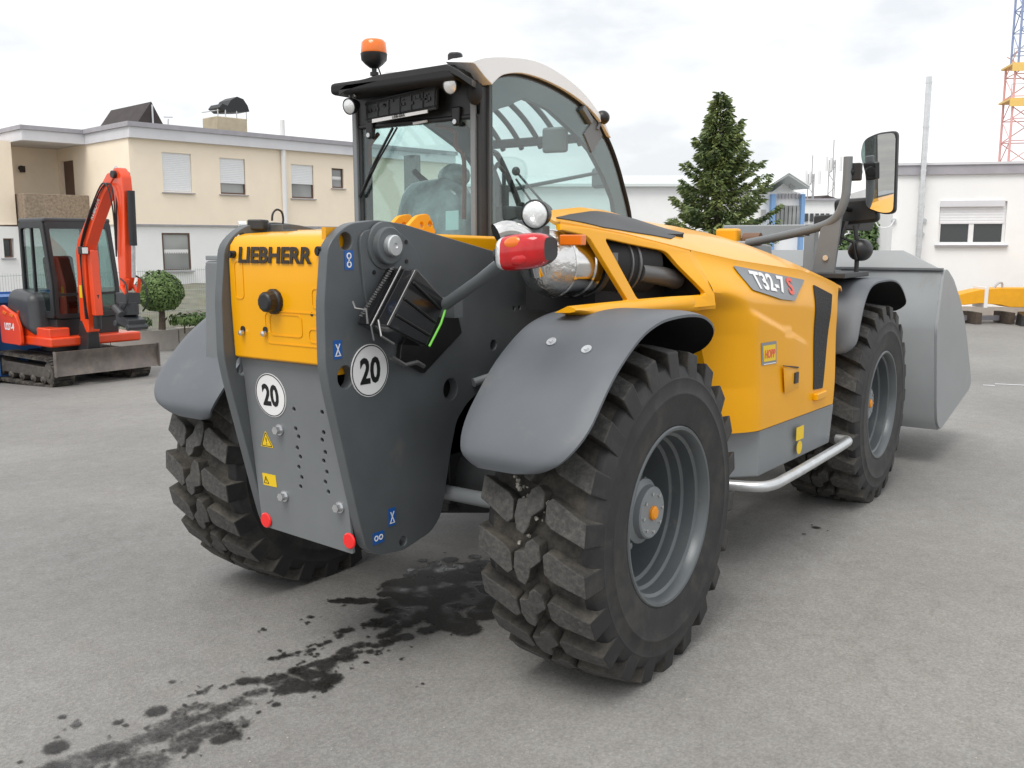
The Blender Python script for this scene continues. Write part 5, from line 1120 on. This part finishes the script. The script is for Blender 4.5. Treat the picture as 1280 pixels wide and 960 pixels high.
for (a, b, c, d), sh_, fm in uw: up_rects.append(window(H, hf, fnf, a, b, c, d, sh_, fm, 'pane_curtain'))
lo_rects.append(window(H, hf, fnf, 203, 291, 240.5, 338, 0, 'window_frame_brown', 'pane_curtain'))
flat('wall', [[(0, zm), (UL, zm), (UL, zt), (0, zt)]]+up_rects, .24, lambda u, v, w_: (u, .12+w_, v), 'peach', H)
flat('wall', [[(.04, 0), (UL-.04, 0), (UL-.04, zm), (.04, zm)]]+lo_rects, .24, lambda u, v, w_: (u, .18+w_, v), 'white_render', H)
m = MB(); m.box((UL/2, -.004, zm-.02), (UL, .03, .05)); m.build('string_course', 'flashing', H)
m = MB(); m.box((UL/2, 4.2, zm/2), (UL-.6, 7.8, zm-.1)); m.box((UL/2, 4.2, (zm+zt)/2), (UL-.5, 7.8, zt-zm-.1)); m.build('core', 'roof_dark', H)
# side wall, recess and balcony
ys_ = hs(79, 300).x; yb_ = hs(115, 300).x
dr = [(hs(83, 300).x, 0), (hs(98, 300).x, 0)]; d0, d1 = sorted((dr[0][0], dr[1][0])); dzt = hs(90, 200).z; zpar = hs(115, 244).z; zbal = zm-.2
flat('wall', [[(0.01, zm), (ys_, zm), (ys_, zt), (0.01, zt)], [(d0, zm+.1), (d1, zm+.1), (d1, dzt), (d0, dzt)]], .24, lambda u, v, w_: (.121+w_, u, v), 'peach', H)
m = MB(); m.box((.17, (yb_+.6)/2+.15, zm/2), (.24, yb_+.4, zm-.01)); m.build('wall', 'white_render', H)
m = MB(); m.box((.12, (d0+d1)/2, (zm+dzt)/2), (.06, d1-d0, dzt-zm)); m.build('door', 'door_brown', H)
xr = local_hit(HL, HR, 14, 230, 'y', ys_-1.5).x
m = MB(); m.box((xr/2, ys_+.12, (zm+zt)/2), (-xr, .24, zt-zm)); m.build('recess_wall', 'peach', H)
m = MB(); m.box((xr-.12, ys_-.75, (zm+zt)/2), (.24, 1.5, zt-zm)); m.box((xr-3, ys_-1.6, (zm+zt)/2), (6, .24, zt-zm-.004)); m.build('wing_wall', 'peach', H)
xb = local_hit(HL, HR, 31, 260, 'y', yb_).x; zpb = local_hit(HL, HR, 31, 283, 'y', yb_).z
m = MB(); m.box((xb/2, yb_+.09, (zpar+zpb)/2), (-xb, .18, zpar-zpb)); m.box((xb+.09, yb_+3.2, (zpar+zpb)/2), (.18, 6, zpar-zpb-.004)); m.build('balcony_parapet', 'exposed_aggregate', H, bevel=.02)
m = MB(); m.box((xb/2, yb_+2.5, zpb+.12), (-xb-.02, 5, .2)); m.build('balcony_slab', 'concrete', H)
gw = local_hit(HL, HR, 1, 298, 'y', yb_+.6); gx = [local_hit(HL, HR, px, py, 'y', yb_+.6) for px, py in ((2, 298), (17, 322))]
lr = [(gx[0].x, gx[1].z), (gx[1].x, gx[1].z), (gx[1].x, gx[0].z), (gx[0].x, gx[0].z)]
flat('wall', [[(-9, 0), (.03, 0), (.03, zpb), (-9, zpb)], lr], .24, lambda u, v, w_: (u, yb_+.6+w_, v), 'white_render', H)
window(H, lambda px, py: local_hit(HL, HR, px, py, 'y', yb_+.48), lambda u, w_, z: (u, yb_+.48-w_, z), 2, 298, 17, 322, 0, 'door_brown', 'pane_dark')
q = local_hit(HL, HR, 27, 210, 'y', ys_-.1); m = MB(); m.cyl((q.x, ys_, q.z), (q.x, ys_-.12, q.z), .08, 12); m.box((q.x, ys_-.16, q.z-.04), (.14, .12, .2)); m.build('wall_lamp', 'roof_dark', H)
# flat roof with fascia
yp = hs(108, 180).x; xp_ = local_hit(HL, HR, 43, 165, 'y', yp).x
m = MB(); m.box(((UL+.3)/2-.05, 4.3, (zt+zroof-.12)/2), (UL+.3, 9.0, zroof-.12-zt)); m.box(((xp_)/2-.2, yp+4.4, (zt+zroof-.12)/2), (-xp_+.35, 8.8, zroof-.126-zt)); m.box((xp_-2, yp+6.4+.5, (zt+zroof-.12)/2), (5, 9, zroof-.132-zt)); m.build('fascia', 'fascia', H)
m = MB(); m.box(((UL+.3)/2-.05, 4.3, zroof-.05), (UL+.42, 9.12, .14)); m.box(((xp_)/2-.2, yp+4.4, zroof-.053), (-xp_+.45, 8.9, .13)); m.box((xp_-2, yp+6.9, zroof-.056), (5.1, 9.1, .12)); m.build('roof', 'flashing', H)
# dark skylight gable, chimney with cowl, drain pipe
s0 = local_hit(HL, HR, 161, 150, 'y', 2.5); s1 = local_hit(HL, HR, 189, 127, 'y', 2.5); s2 = local_hit(HL, HR, 212, 158, 'y', 2.5)
m = MB(); m.hexa([(s0.x, 2.5, zroof-.05), (s2.x, 2.5, zroof-.05), (s1.x, 2.5, s1.z)], [(s0.x, 5.5, zroof-.05), (s2.x, 5.5, zroof-.05), (s1.x, 5.5, s1.z)]); sk_ = m.build('roof_gable', 'roof_dark', H)
m = MB(); m.tube([(s1.x, 2.46, zroof), (s1.x, 2.46, s1.z-.1)], .03, 6); m.tube([(s1.x+.5, 2.46, zroof), (s2.x-.05, 2.46, zroof+.55)], .02, 6); m.tube([(s2.x-.2, 2.46, zroof+.6), (s2.x+.1, 2.46, zroof+.62)], .02, 6); m.build('gable_bracing', 'alu', sk_)
c0 = local_hit(HL, HR, 271, 150, 'y', 3); c1 = local_hit(HL, HR, 309, 150, 'y', 3); m = MB(); m.box(((c0.x+c1.x)/2, 3.5, zroof+.42), (c1.x-c0.x, 1.0, .95)); ch = m.build('chimney', 'chimney_render', H, bevel=.03)
cc = (c0.x+c1.x)/2; m = MB()
m.lathe([(.62, -.42), (.62, .42)], (cc+.25, 3.5, zroof+.93), (0, 1, 0), 14, a0=-math.pi*.5, a1=math.pi*.5)
cowl = m.build('chimney_cowl', 'cowl', ch, 60)
pts = [(cc-.42, zroof+1.22), (cc-.30, zroof+1.36), (cc-.1, zroof+1.30), (cc+.05, zroof+1.52), (cc+.3, zroof+1.66), (cc+.55, zroof+1.60), (cc+.72, zroof+1.38), (cc+.78, zroof+1.18), (cc+.5, zroof+1.14), (cc+.1, zroof+1.10), (cc-.2, zroof+1.08)]
bpy.data.objects.remove(cowl); flat('chimney_cowl', [pts], .8, lambda u, v, w_: (u, 3.5+w_, v), 'cowl', ch)
for dx in (-.5, -.2, .25, .65): m = MB(); m.cyl((cc+dx, 3.1, zroof+.85), (cc+dx, 3.1, zroof+1.15), .02, 6); m.build('cowl_leg', 'alu', ch)
m = MB(); m.tube([(cc-1.0, 3.3, zroof+1.0), (cc-.2, 3.3, zroof+1.18)], .02, 6); m.build('aerial', 'alu', ch)
pb = hf(352.5, 200); m = MB(); m.tube([(pb.x, -.09, .0), (pb.x, -.09, zroof+.55)], .085, 10); m.build('vent_pipe', 'pipe_white', H)

# ---- garden wall, bed, fence, plants
fdir = Vector((math.cos(HR), math.sin(HR), 0)); fnor = Vector((-math.sin(HR), math.cos(HR), 0))
gp_ = ground_hit(225, 436); FO = gp_
def fpt(u, v=0): p = FO+fdir*u+fnor*v; return Vector((p.x, p.y, ground_z(p.x, p.y)))
GW = thing('garden_wall', 'low pale concrete retaining wall of slabs under the wire fence', 'wall', fpt(-9), HR)
wz = fpt(0).z-fpt(-9).z
for k in range(14):
    a, b = k*1.5, k*1.5+1.485; zk = -.053*0+ (fpt(-9+a).z-fpt(-9).z)
    m = MB(); m.box(((a+b)/2, .10, zk+.20), (b-a, .20, .50)); m.build('slab', 'concrete', GW, bevel=.012)
m = MB()
for i in range(13):
    for j in range(8):
        pass
nx_, ny_ = 30, 10; V = []
for j in range(ny_+1):
    for i in range(nx_+1):
        u, v = -11+26*i/nx_, .2+9.0*j/ny_; p = fpt(u, v); V.append((p.x, p.y, fpt(u, .2).z+.40+.55*min(1, 2.2*j/ny_)+.06*noise.noise(Vector((u, v, 0)))))
m.v = V; m.f = [(j*(nx_+1)+i, j*(nx_+1)+i+1, (j+1)*(nx_+1)+i+1, (j+1)*(nx_+1)+i) for j in range(ny_) for i in range(nx_)]; m.mi = [0]*len(m.f)
o = m.build('garden_bed', 'soil'); o['kind'] = 'structure'; o['label'] = 'strip of garden soil and patchy grass in front of the house'
FE = thing('wire_fence', 'grey-green wire mesh fence standing on the low garden wall', 'fence', fpt(-9, .12)+Vector((0, 0, .42)), HR)
fh = 1.32
for k in range(9):
    a, b = k*2.45, (k+1)*2.45; za = fpt(-9+a).z-fpt(-9).z; zb = fpt(-9+b).z-fpt(-9).z
    m = MB(); m.box((a, 0, za+fh/2-.05), (.06, .06, fh+.18)); m.build('post', 'fence_green', FE)
    if k < 8:
        m = MB()
        for i in range(1, 49):
            t_ = i/49; x = lerp(a, b, t_); z = lerp(za, zb, t_); m.tube([(x, -.035, z), (x, -.035, z+fh)], .0034, 3, cap=False)
        for z in (.03, .42, .85, 1.28):
            for dy in (-.040, -.028): m.tube([(a, dy, za+z), (b, dy, zb+z)], .0055, 4, cap=False)
        m.build('mesh_panel', 'fence_green', FE, 0)['kind'] = 'stuff'
def leafball(name, par, c, r, n, leaf, mt, sq=(1, 1, 1), seed=1, shell=.55, flatb=-1., lump=.12):
    rg = random.Random(seed); m = MB()
    for i in range(n):
        d = Vector((rg.gauss(0, 1), rg.gauss(0, 1), rg.gauss(0, 1))).normalized()
        if d.z < flatb: d.z = flatb
        rr = r*(1-shell*rg.random()**2)*(1+lump*noise.noise(d*2.6+Vector((seed, 0, 0))))
        p = Vector(c)+Vector((d.x*sq[0], d.y*sq[1], d.z*sq[2]))*rr
        a = Vector((rg.gauss(0, 1), rg.gauss(0, 1), rg.gauss(0, 1))).normalized(); b = (d+.7*Vector((rg.gauss(0, 1), rg.gauss(0, 1), rg.gauss(0, 1)))).cross(a).normalized(); a = b.cross(d+Vector((.01, 0, .2))).normalized()
        l = leaf*rg.uniform(.6, 1.3); m.add([p-a*l*.5, p+b*l*.28, p+a*l*.5, p-b*l*.28], [(0, 1, 2, 3)])
    return m.build(name, mt, par, 0)
bp = at(200, 365, 19.5); gz = fpt(0, .2).z+.75
TB = thing('ball_topiary', 'round clipped green topiary ball on a short stem behind the wire fence', 'bush', (bp.x, bp.y, gz))
leafball('crown', TB, (0, 0, bp.z-gz), .47, 6200, .065, 'leaf_a', (1.02, 1.02, .92), 3, .40, -.85, .10)
m = MB(); m.tube([(0, 0, -.25), (.02, 0, .1), (0, .02, bp.z-gz-.2)], [.075, .06, .05], 8); m.build('trunk', 'bark', TB)
m = MB(); m.sphere((0, 0, bp.z-gz), .36, 14, sc=(1, 1, .82)); m.build('inner_foliage', 'leaf_b', TB)
for i, (px, py, dp, r, lb, mt) in enumerate([(230, 398, 19.8, .20, 'small lime green shrub close beside the topiary stem', 'leaf_a'), (250, 398, 20.3, .30, 'low dark spreading shrub on the garden bed beside the telehandler mudguard', 'leaf_b'), (166, 401, 19.9, .24, 'low dark ground-cover shrub between the excavator arm and the topiary', 'leaf_b')]):
    p = at(px, py, dp); sh = thing('garden_shrub', lb, 'shrub', (p.x, p.y, p.z-.12), 0, 'garden shrubs behind the fence')
    leafball('foliage', sh, (0, 0, .08), r, 900, .08, mt, (1.5, 1.5, .62), 10+i, .9, -.5, .5)
    m = MB(); m.tube([(0, 0, -.2), (.01, 0, .08)], .015, 6); m.build('stem', 'bark', sh)
# blue skip behind the excavator
p = at(20, 395, 15.2); z0 = ground_z(p.x, p.y)
SK = thing('waste_skip', 'blue steel waste skip standing behind the excavator', 'skip', (p.x, p.y, z0), HR)
prof = [(-1.5, .12), (.35, .12), (.75, 1.32), (-1.9, 1.32)]
m = MB(); m.hexa([(x, -.75, z) for x, z in prof], [(x, .75, z) for x, z in prof]); sb = m.build('skip_body', 'skip_blue', SK, bevel=.02)
m = MB(); m.box((-.58, -.78, 1.31), (2.7, .08, .09)); m.box((-.58, .78, 1.31), (2.7, .08, .09)); m.build('rim', 'skip_blue', SK)
for x in (-1.3, -.6, .1): m = MB(); m.box((x, -.78, .72), (.08, .06, 1.15)); m.build('rib', 'skip_blue', SK)
m = MB(); m.box((-.6, 0, .06), (1.8, 1.2, .12)); m.build('skids', 'exc_black', SK)

# ---- white bungalow
BL = at(1109, 395, 20.6); BL = (BL.x, BL.y, 0.0); BR = math.atan2(RT.y, RT.x); BR0 = BR; BR = BR-R(11)
B = thing('bungalow', 'white single-storey flat-roofed building with roller-shutter window and steel flue', 'building', BL, BR)
bh = lambda px, py: local_hit(BL, BR, px, py); fnb = lambda u, w_, z: (u, -w_, z)
zf0, zf1 = bh(1200, 218).z, bh(1200, 206).z
rc = window(B, bh, fnb, 1175.5, 252, 1255.5, 305.5, .52, 'window_frame_white', 'pane_dark', 1)
a, b = bh(1175.5, 251), bh(1255.5, 258); m = MB(); m.box(((a.x+b.x)/2, .02, (a.z+b.z)/2), (b.x-a.x, .10, a.z-b.z)); m.build('shutter_box', 'fascia', B)
flat('wall', [[(0, 0), (11, 0), (11, zf0), (0, zf0)], rc], .26, lambda u, v, w_: (u, .13+w_, v), 'white_render', B)
def skew(x0, x1, y0, y1, z0, z1): k = .27; return MB().hexa([(x0+k*y0, y0, z0), (x1, y0, z0), (x1, y1, z0), (x0+k*y1, y1, z0)], [(x0+k*y0, y0, z1), (x1, y0, z1), (x1, y1, z1), (x0+k*y1, y1, z1)])
skew(0, .3, .26, 8, 0, zf0).build('wall', 'white_render', B)
skew(.35, 10.8, .4, 8, .1, zf0-.05).build('core', 'roof_dark', B)
skew(-.02, 11.15, -.06, 8.3, zf0, zf1).build('fascia', 'flashing', B); skew(-.05, 11.2, -.09, 8.35, zf1, zf1+.05).build('roof', 'fascia', B)
m = MB(); m.box((5.5, .02, .12), (11.02, .28, .24)); m.build('plinth', 'concrete', B)
fx = bh(1151.5, 210).x; zt_ = bh(1158, 98).z
FL = MB(); FL.tube([(fx, -.22, .5), (fx, -.22, zt_)], .062, 14); FL = FL.build('flue', 'steel_flue', B)
for z in (.9, 1.75, 2.35, 3.1, 4.0, 4.9): m = MB(); m.cyl((fx, -.22, z-.02), (fx, -.22, z+.02), .070, 14); m.build('flue_joint', 'steel_flue', FL)
for z in (1.75, 2.95): m = MB(); m.box((fx, -.08, z), (.05, .2, .04)); m.build('flue_bracket', 'alu', FL)
for px, py in ((1117, 276), (1155, 276), (1152, 293), (1152, 234)):
    p = bh(px, py); m = MB(); m.cyl((p.x, .01, p.z), (p.x, -.05, p.z), .05, 12); m.build('outlet', 'alu', B)
p = bh(1112, 272); m = MB(); m.tube(catmull([(p.x+.09, -.06, p.z-.05), (p.x-.02, -.1, p.z-.2), (p.x-.25, -.1, p.z-.18), (p.x-.35, -.1, p.z+.1)], 4), .012, 6); m.build('cable', 'pipe_white', B)

# ---- yellow jib section on trestles in front of the bungalow
J = thing('crane_jib_section', 'yellow crane boom section lying on trestles along the white bungalow', 'boom section', (*at(1199, 390, 18.6).xy, 0), BR0)
jl = (J.location.x, J.location.y, 0); jh = lambda px, py: local_hit(jl, BR0, px, py)
pj = [jh(px, py) for px, py in ((1196, 369), (1207, 366), (1225, 362), (1252, 360), (1290, 360))] + [jh(px, py) for px, py in ((1290, 386), (1262, 384), (1250, 381), (1225, 379), (1205, 381), (1198, 381))]
ex_ = [(p.x, p.z) for p in pj]; ex_[4] = (ex_[4][0]+4, ex_[4][1]); ex_[5] = (ex_[5][0]+4, ex_[5][1])
jb = flat('jib', [ex_], .45, lambda u, v, w_: (u, .2+w_, v), 'yellow_cast', J, bev=.01)
a = jh(1232.5, 361); m = MB(); m.box((a.x, .2, a.z-.17), (.07, .48, .40)); m.build('strap', 'pipe_white', J)
m = MB(); m.tube(catmull([(a.x+.2, .1, a.z), (a.x+.28, .1, a.z+.10), (a.x+.36, .1, a.z+.11), (a.x+.37, .1, a.z)], 3), .02, 6); m.build('lifting_eye', 'mast_grey', J)
for x in (.35, 1.0, 3.2): m = MB(); m.box((x, .2, .12), (.12, .6, .22)); m.build('trestle', 'timber', J)
m = MB(); m.box((2.4, .30, .10), (4.7, .08, .10)); m.build('ground_beam', 'flashing', J)
m = MB(); m.hexa([(.95, -.55, .005), (4.2, -.55, .005), (4.2, -.15, .005), (1.05, -.15, .005)], [(1.0, -.50, .20), (4.2, -.50, .20), (4.2, -.18, .26), (1.06, -.18, .26)]); bb = tag(m.build('steel_beam', 'black_plastic', None), 'black steel beam lying on the asphalt beside the yellow boom section', 'beam'); bb.location = jl; bb.rotation_euler = (0, 0, BR0)
m = MB(); m.box((3.0, -.53, .10), (3.6, .02, .03), Matrix.Rotation(R(-1), 3, 'Y')); m.build('reflective_strip', 'white_paint', bb)

# ---- far white hall behind the cab and its glazed entrance
def cam_box(m, px0, px1, dep, z0, z1, thick, mi=0):
    a = at(px0, 300, dep); b = at(px1, 300, dep); n = Vector((-(b-a).y, (b-a).x, 0)).normalized()
    n = n if n.dot(FW) > 0 else -n
    p = [Vector((q.x, q.y, 0)) for q in (a, b, b+n*thick, a+n*thick)]
    return m.hexa([q+Vector((0, 0, z0)) for q in p], [q+Vector((0, 0, z1)) for q in p], mi)
HW = thing('long_hall', 'long low white hall with pale metal roof behind the spruce', 'building', (*at(760, 300, 48).xy, -1.2))
def wp_(o): o.parent = HW; o.matrix_parent_inverse = Matrix.Translation(-Vector(HW.location)); return o
zh = at(780, 234, 48).z; zr = at(780, 222, 48).z
wp_(cam_box(MB(), 562, 968, 48, -1.2, zh, 14).build('wall', 'white_render'))
m = MB(); cam_box(m, 558, 972, 47.7, zh, zh+.14, 15); a0, a1 = at(558, 300, 47.7), at(972, 300, 47.7); n = Vector((-(a1-a0).y, (a1-a0).x, 0)).normalized(); n = n if n.dot(FW) > 0 else -n
pp = lambda q, d, z: (q.x+n.x*d, q.y+n.y*d, z); m.hexa([pp(a0, 0, zh+.14), pp(a1, 0, zh+.14), pp(a1, 14, zh+.14), pp(a0, 14, zh+.14)], [pp(a0, 3, zr+.25), pp(a1, 3, zr+.25), pp(a1, 12, zr+.25), pp(a0, 12, zr+.25)]); wp_(m.build('roof', 'canopy_glass'))
q = at(803, 229, 49.5); wp_(MB().box(q, (.9, .9, .35), Matrix.Rotation(BR, 3, 'Z')).build('roof_hatch', 'flashing'))
EH = thing('entrance_hall', 'small white and blue entrance building with gabled glass canopy', 'building', (*at(980, 300, 46).xy, -1.2))
def ep_(o, par=None): o.parent = EH; o.matrix_parent_inverse = Matrix.Translation(-Vector(EH.location)); return o
ez = lambda py, d=46: at(980, py, d).z
ep_(cam_box(MB(), 938, 1003, 46.4, -1.2, ez(240), 5).build('wall', 'white_render'))
for a, b in ((963, 968), (1000, 1004.5)): ep_(cam_box(MB(), a, b, 46.0, -1.2, ez(243), .5).build('column', 'trim_blue'))
for k in range(6): ep_(cam_box(MB(), 969.5+k*5, 973.3+k*5, 46.2, ez(284), ez(257), .15).build('window', 'pane_curtain'))
for a, b, c, d in ((951, 956, 262, 276), (985, 991, 235, 229)): ep_(cam_box(MB(), a, b, 46.2, ez(d) if d > c else ez(c), ez(c) if d > c else ez(d), .15).build('window', 'pane_curtain'))
for k in range(7): ep_(cam_box(MB(), 971+k*4.2, 973+k*4.2, 46.25, ez(248), ez(242), .1).build('railing_bar', 'flashing'))
gpt = lambda px, py, d: at(px, py, d)
m = MB(); A, Bp, Cc = gpt(958, 236, 45.2), gpt(986, 219, 45.2), gpt(1012, 236, 45.2); off = FW*6
offh = Vector((FW.x, FW.y, 0)).normalized()*7-Vector((RT.x, RT.y, 0)).normalized()*3.5
for p1, p2 in ((A, Bp), (Bp, Cc)):
    m.hexa([p1, p2, p2+offh, p1+offh], [p1+Vector((0, 0, .08)), p2+Vector((0, 0, .08)), p2+offh+Vector((0, 0, .08)), p1+offh+Vector((0, 0, .08))])
ep_(m.build('glass_canopy', 'canopy_glass', None, 0))
for t_ in range(6):
    m = MB(); o_ = offh*(t_/5); m.tube([A+o_+Vector((0, 0, .1)), Bp+o_+Vector((0, 0, .1)), Cc+o_+Vector((0, 0, .1))], .05, 6); ep_(m.build('canopy_rafter', 'alu'))
m = MB(); m.hexa([gpt(965, 240, 46.2), gpt(1003, 240, 46.2), gpt(986, 224, 46.2)], [gpt(965, 240, 47.5), gpt(1003, 240, 47.5), gpt(986, 224, 47.5)]); ep_(m.build('gable', 'white_render', None, 0))
WH = thing('office_wing', 'white office wing with a row of small windows beside the entrance building', 'building', (*at(1022, 300, 52).xy, -1.2))
def wq_(o): o.parent = WH; o.matrix_parent_inverse = Matrix.Translation(-Vector(WH.location)); return o
wq_(cam_box(MB(), 1001, 1062, 52, -1.2, at(1020, 251, 52).z, 8).build('wall', 'white_render')); wq_(cam_box(MB(), 1000, 1063, 51.8, at(1020, 251, 52).z, at(1020, 248.5, 52).z, 8.4).build('roof', 'flashing'))
for k in range(5): wq_(cam_box(MB(), 1005+k*6.6, 1009+k*6.6, 51.9, at(1020, 277, 52).z, at(1020, 267, 52).z, .15).build('window', 'pane_dark'))
m = MB(); p0, p1, p2 = at(1018, 251, 60), at(1034, 244, 60), at(1056, 251, 60); m.hexa([p0, p2, p1], [p0+offh, p2+offh, p1+offh]); hr = tag(m.build('far_roof', 'roof_dark', None, 0), 'small brown gabled roof far behind the office wing', 'roof')
def mast(px, ytop, dep, wd, label, n=9):
    b = at(px, 260, dep); t_ = at(px, ytop, dep).z; M = thing('antenna_mast', label, 'mast', (b.x, b.y, -1.2)); hgt = t_+1.2
    m = MB()
    for k in range(3): a = k*2.094; m.tube([(wd*math.cos(a), wd*math.sin(a), 0), (wd*math.cos(a), wd*math.sin(a), hgt*.86)], .035, 5)
    m.tube([(0, 0, hgt*.8), (0, 0, hgt)], .03, 5); m.build('mast_legs', 'mast_grey', M)
    m = MB()
    for k in range(n*2):
        z0 = hgt*.86*k/(n*2); z1 = hgt*.86*(k+1)/(n*2); a = k*2.094; m.tube([(wd*math.cos(a), wd*math.sin(a), z0), (wd*math.cos(a+2.094), wd*math.sin(a+2.094), z1)], .022, 4)
    m.build('bracing', 'mast_grey', M)
    for k in range(3): a = k*2.094+.5; m = MB(); m.box((wd*2.2*math.cos(a), wd*2.2*math.sin(a), hgt*.83), (.14, .14, hgt*.10)); m.build('antenna', 'pipe_white', M)
mast(1013, 195, 60, .22, 'short white antenna mast rising behind the glass canopy'); mast(1038.5, 176, 66, .25, 'taller grey antenna mast with a thin tip behind the office wing')

# ---- lattice tower of a crane
c0_ = at(1256, 203, 60); CR = thing('tower_crane', 'red, yellow and blue lattice mast of a tower crane behind the bungalow', 'crane', (c0_.x+RT.x*.95, c0_.y+RT.y*.95, -.2), BR)
ct = at(1268, -30, 60).z+4; hw = .95
seg_ = 1.35; k = 0; z = 0
zp1, zp2 = at(1260, 128, 60).z+.2, at(1262, 86, 60).z+.2
for sx in (-1, 1):
    for sy in (-1, 1):
        m = MB(); m.tube([(sx*hw, sy*hw, 0), (sx*hw, sy*hw, zp2)], .075, 6); m.build('leg', 'crane_red', CR)
        m = MB(); m.tube([(sx*hw*.78, sy*hw*.78, zp2), (sx*hw*.78, sy*hw*.78, ct)], .07, 6); m.build('leg', 'crane_blue', CR)
while z < ct-seg_:
    h_ = hw if z < zp2 else hw*.78; m = MB()
    for (ax, ay), (bx, by_) in (((-1, -1), (1, -1)), ((1, -1), (1, 1)), ((1, 1), (-1, 1)), ((-1, 1), (-1, -1))):
        a, b = (ax*h_, ay*h_, z), (bx*h_, by_*h_, z+seg_); c, d = (bx*h_, by_*h_, z), (ax*h_, ay*h_, z+seg_)
        m.tube([a, b] if k % 2 else [c, d], .032, 4); m.tube([a, c], .032, 4)
    m.build('bracing', 'crane_red' if z < zp2-.5 else 'crane_blue', CR); z += seg_; k += 1
for zp in (zp1, zp2):
    m = MB(); m.box((0, 0, zp), (hw*2.5, hw*2.5, .12)); m.box((0, -hw*1.22, zp-.25), (hw*2.5, .08, .4)); m.build('platform', 'crane_yellow', CR)
    m = MB()
    for sx in (-1, 1): m.tube([(sx*hw*1.2, -hw*1.2, zp), (sx*hw*1.2, -hw*1.2, zp+.9), (0, -hw*1.2, zp+.9)], .025, 5)
    m.build('guard_rail', 'mast_grey', CR)

# ---- spruce and bush
def spruce(loc, H_, R_, label, seed=5):
    S = thing('spruce_tree', label, 'tree', loc); rg = random.Random(seed)
    m = MB(); m.tube([(0, 0, -.1), (.03, .02, H_*.3), (0, .02, H_*.7), (0, 0, H_*.99)], [.17, .13, .06, .012], 8); m.build('trunk', 'bark', S)
    lm = MB(); cm = MB(); z = .35
    while z < H_*.985:
        f_ = (z/H_); rad = R_*max(.03, (1-f_))**.78*(1.0 if f_ > .12 else .9)
        nb = rg.randint(5, 7) if f_ < .85 else 4
        a0 = rg.random()*6.28
        for b in range(nb):
            az = a0+6.283*b/nb+rg.gauss(0, .2); ln = rad*rg.uniform(.58, 1.12)*(1+.22*noise.noise(Vector((math.cos(az)*1.3, math.sin(az)*1.3, z*1.1+seed))))
            if rg.random() < .14: ln *= 1.25
            if rg.random() < .10: continue
            d = Vector((math.cos(az), math.sin(az), 0)); base = Vector((0, 0, z)); up = lerp(.02, .75, f_)
            pts = []
            for t_ in (0, .25, .5, .75, 1.): pts.append(base+d*ln*t_+Vector((0, 0, ln*(up*t_-.42*t_*(1-.55*t_)+.20*t_**3))))
            lm.tube(pts, [.028*(1-f_)+.006, .02*(1-f_)+.005, .013, .008, .004], 4, cap=False)
            nn = int(20+230*ln/R_)
            for s in range(nn):
                t_ = rg.random()**.75; t_ = .10+.92*t_; i = min(3, int(t_*4)); p = pts[i].lerp(pts[i+1], t_*4-i)
                sd = d.cross(Vector((0, 0, 1)))*rg.choice((-1, 1)); wdt = ln*.30*(1-t_*.75)+.07
                q = p+sd*rg.random()*wdt+Vector((0, 0, -rg.random()*.16*(1-f_*.6)))
                dirv = (sd*rg.uniform(.2, 1.0)+d*rg.uniform(.5, 1.1)+Vector((0, 0, rg.uniform(-.75, .15)))).normalized()
                w_ = dirv.cross(Vector((rg.gauss(0, 1), rg.gauss(0, 1), rg.gauss(0, 1)))).normalized(); l = rg.uniform(.11, .24); ww = rg.uniform(.020, .040)
                cm.add([q-w_*ww, q+dirv*l*.6-w_*ww*.8, q+dirv*l, q+dirv*l*.6+w_*ww*.8, q+w_*ww], [(0, 1, 2, 3, 4)])
        z += rg.uniform(.15, .25)*(1.15-.45*f_)
    lm.build('branches', 'bark', S, 0)['kind'] = 'stuff'; cm.build('crown', 'needle', S, 0)
    print('spruce sprays', len(cm.f))
tb_ = at(896, 300, 30); tz = ground_z(tb_.x, tb_.y)
spruce((tb_.x, tb_.y, tz), at(896, 120, 30).z-tz, 2.20, 'tall dark green spruce standing in front of the long white hall')
p = at(1090, 302, 24); BU = thing('leafy_bush', 'dense dark green leafy bush at the corner of the white bungalow', 'bush', (p.x, p.y, 0))
for i, (dx, dz, r) in enumerate(((0, 0, .75), (-.5, -.25, .55), (.45, -.2, .6), (-.1, -.7, .9), (.1, .35, .4))):
    c = Vector((RT.x, RT.y, 0)).normalized()*dx; leafball('foliage', BU, (c.x, c.y, p.z+dz), r, 2200, .10, 'leaf_b', (1, 1, .9), 30+i, .6, -1, .3)
m = MB()
for k in range(5): a = k*1.3; m.tube([(.1*math.cos(a), .1*math.sin(a), -.05), (.3*math.cos(a), .3*math.sin(a), p.z)], [.04, .015], 6)
m.build('stem', 'bark', BU)
# faint parking line ends painted on the yard
for px, py in ((1262, 481), (1236, 482)):
    p = ground_hit(px, py); m = MB(); m.box((0, 0, 0), (.035, .30 if px > 1250 else .12, .002)); o = m.build('paint_mark', 'fascia'); o.location = (p.x, p.y, .004); o.rotation_euler = (0, 0, R(15)); o['kind'] = 'structure'
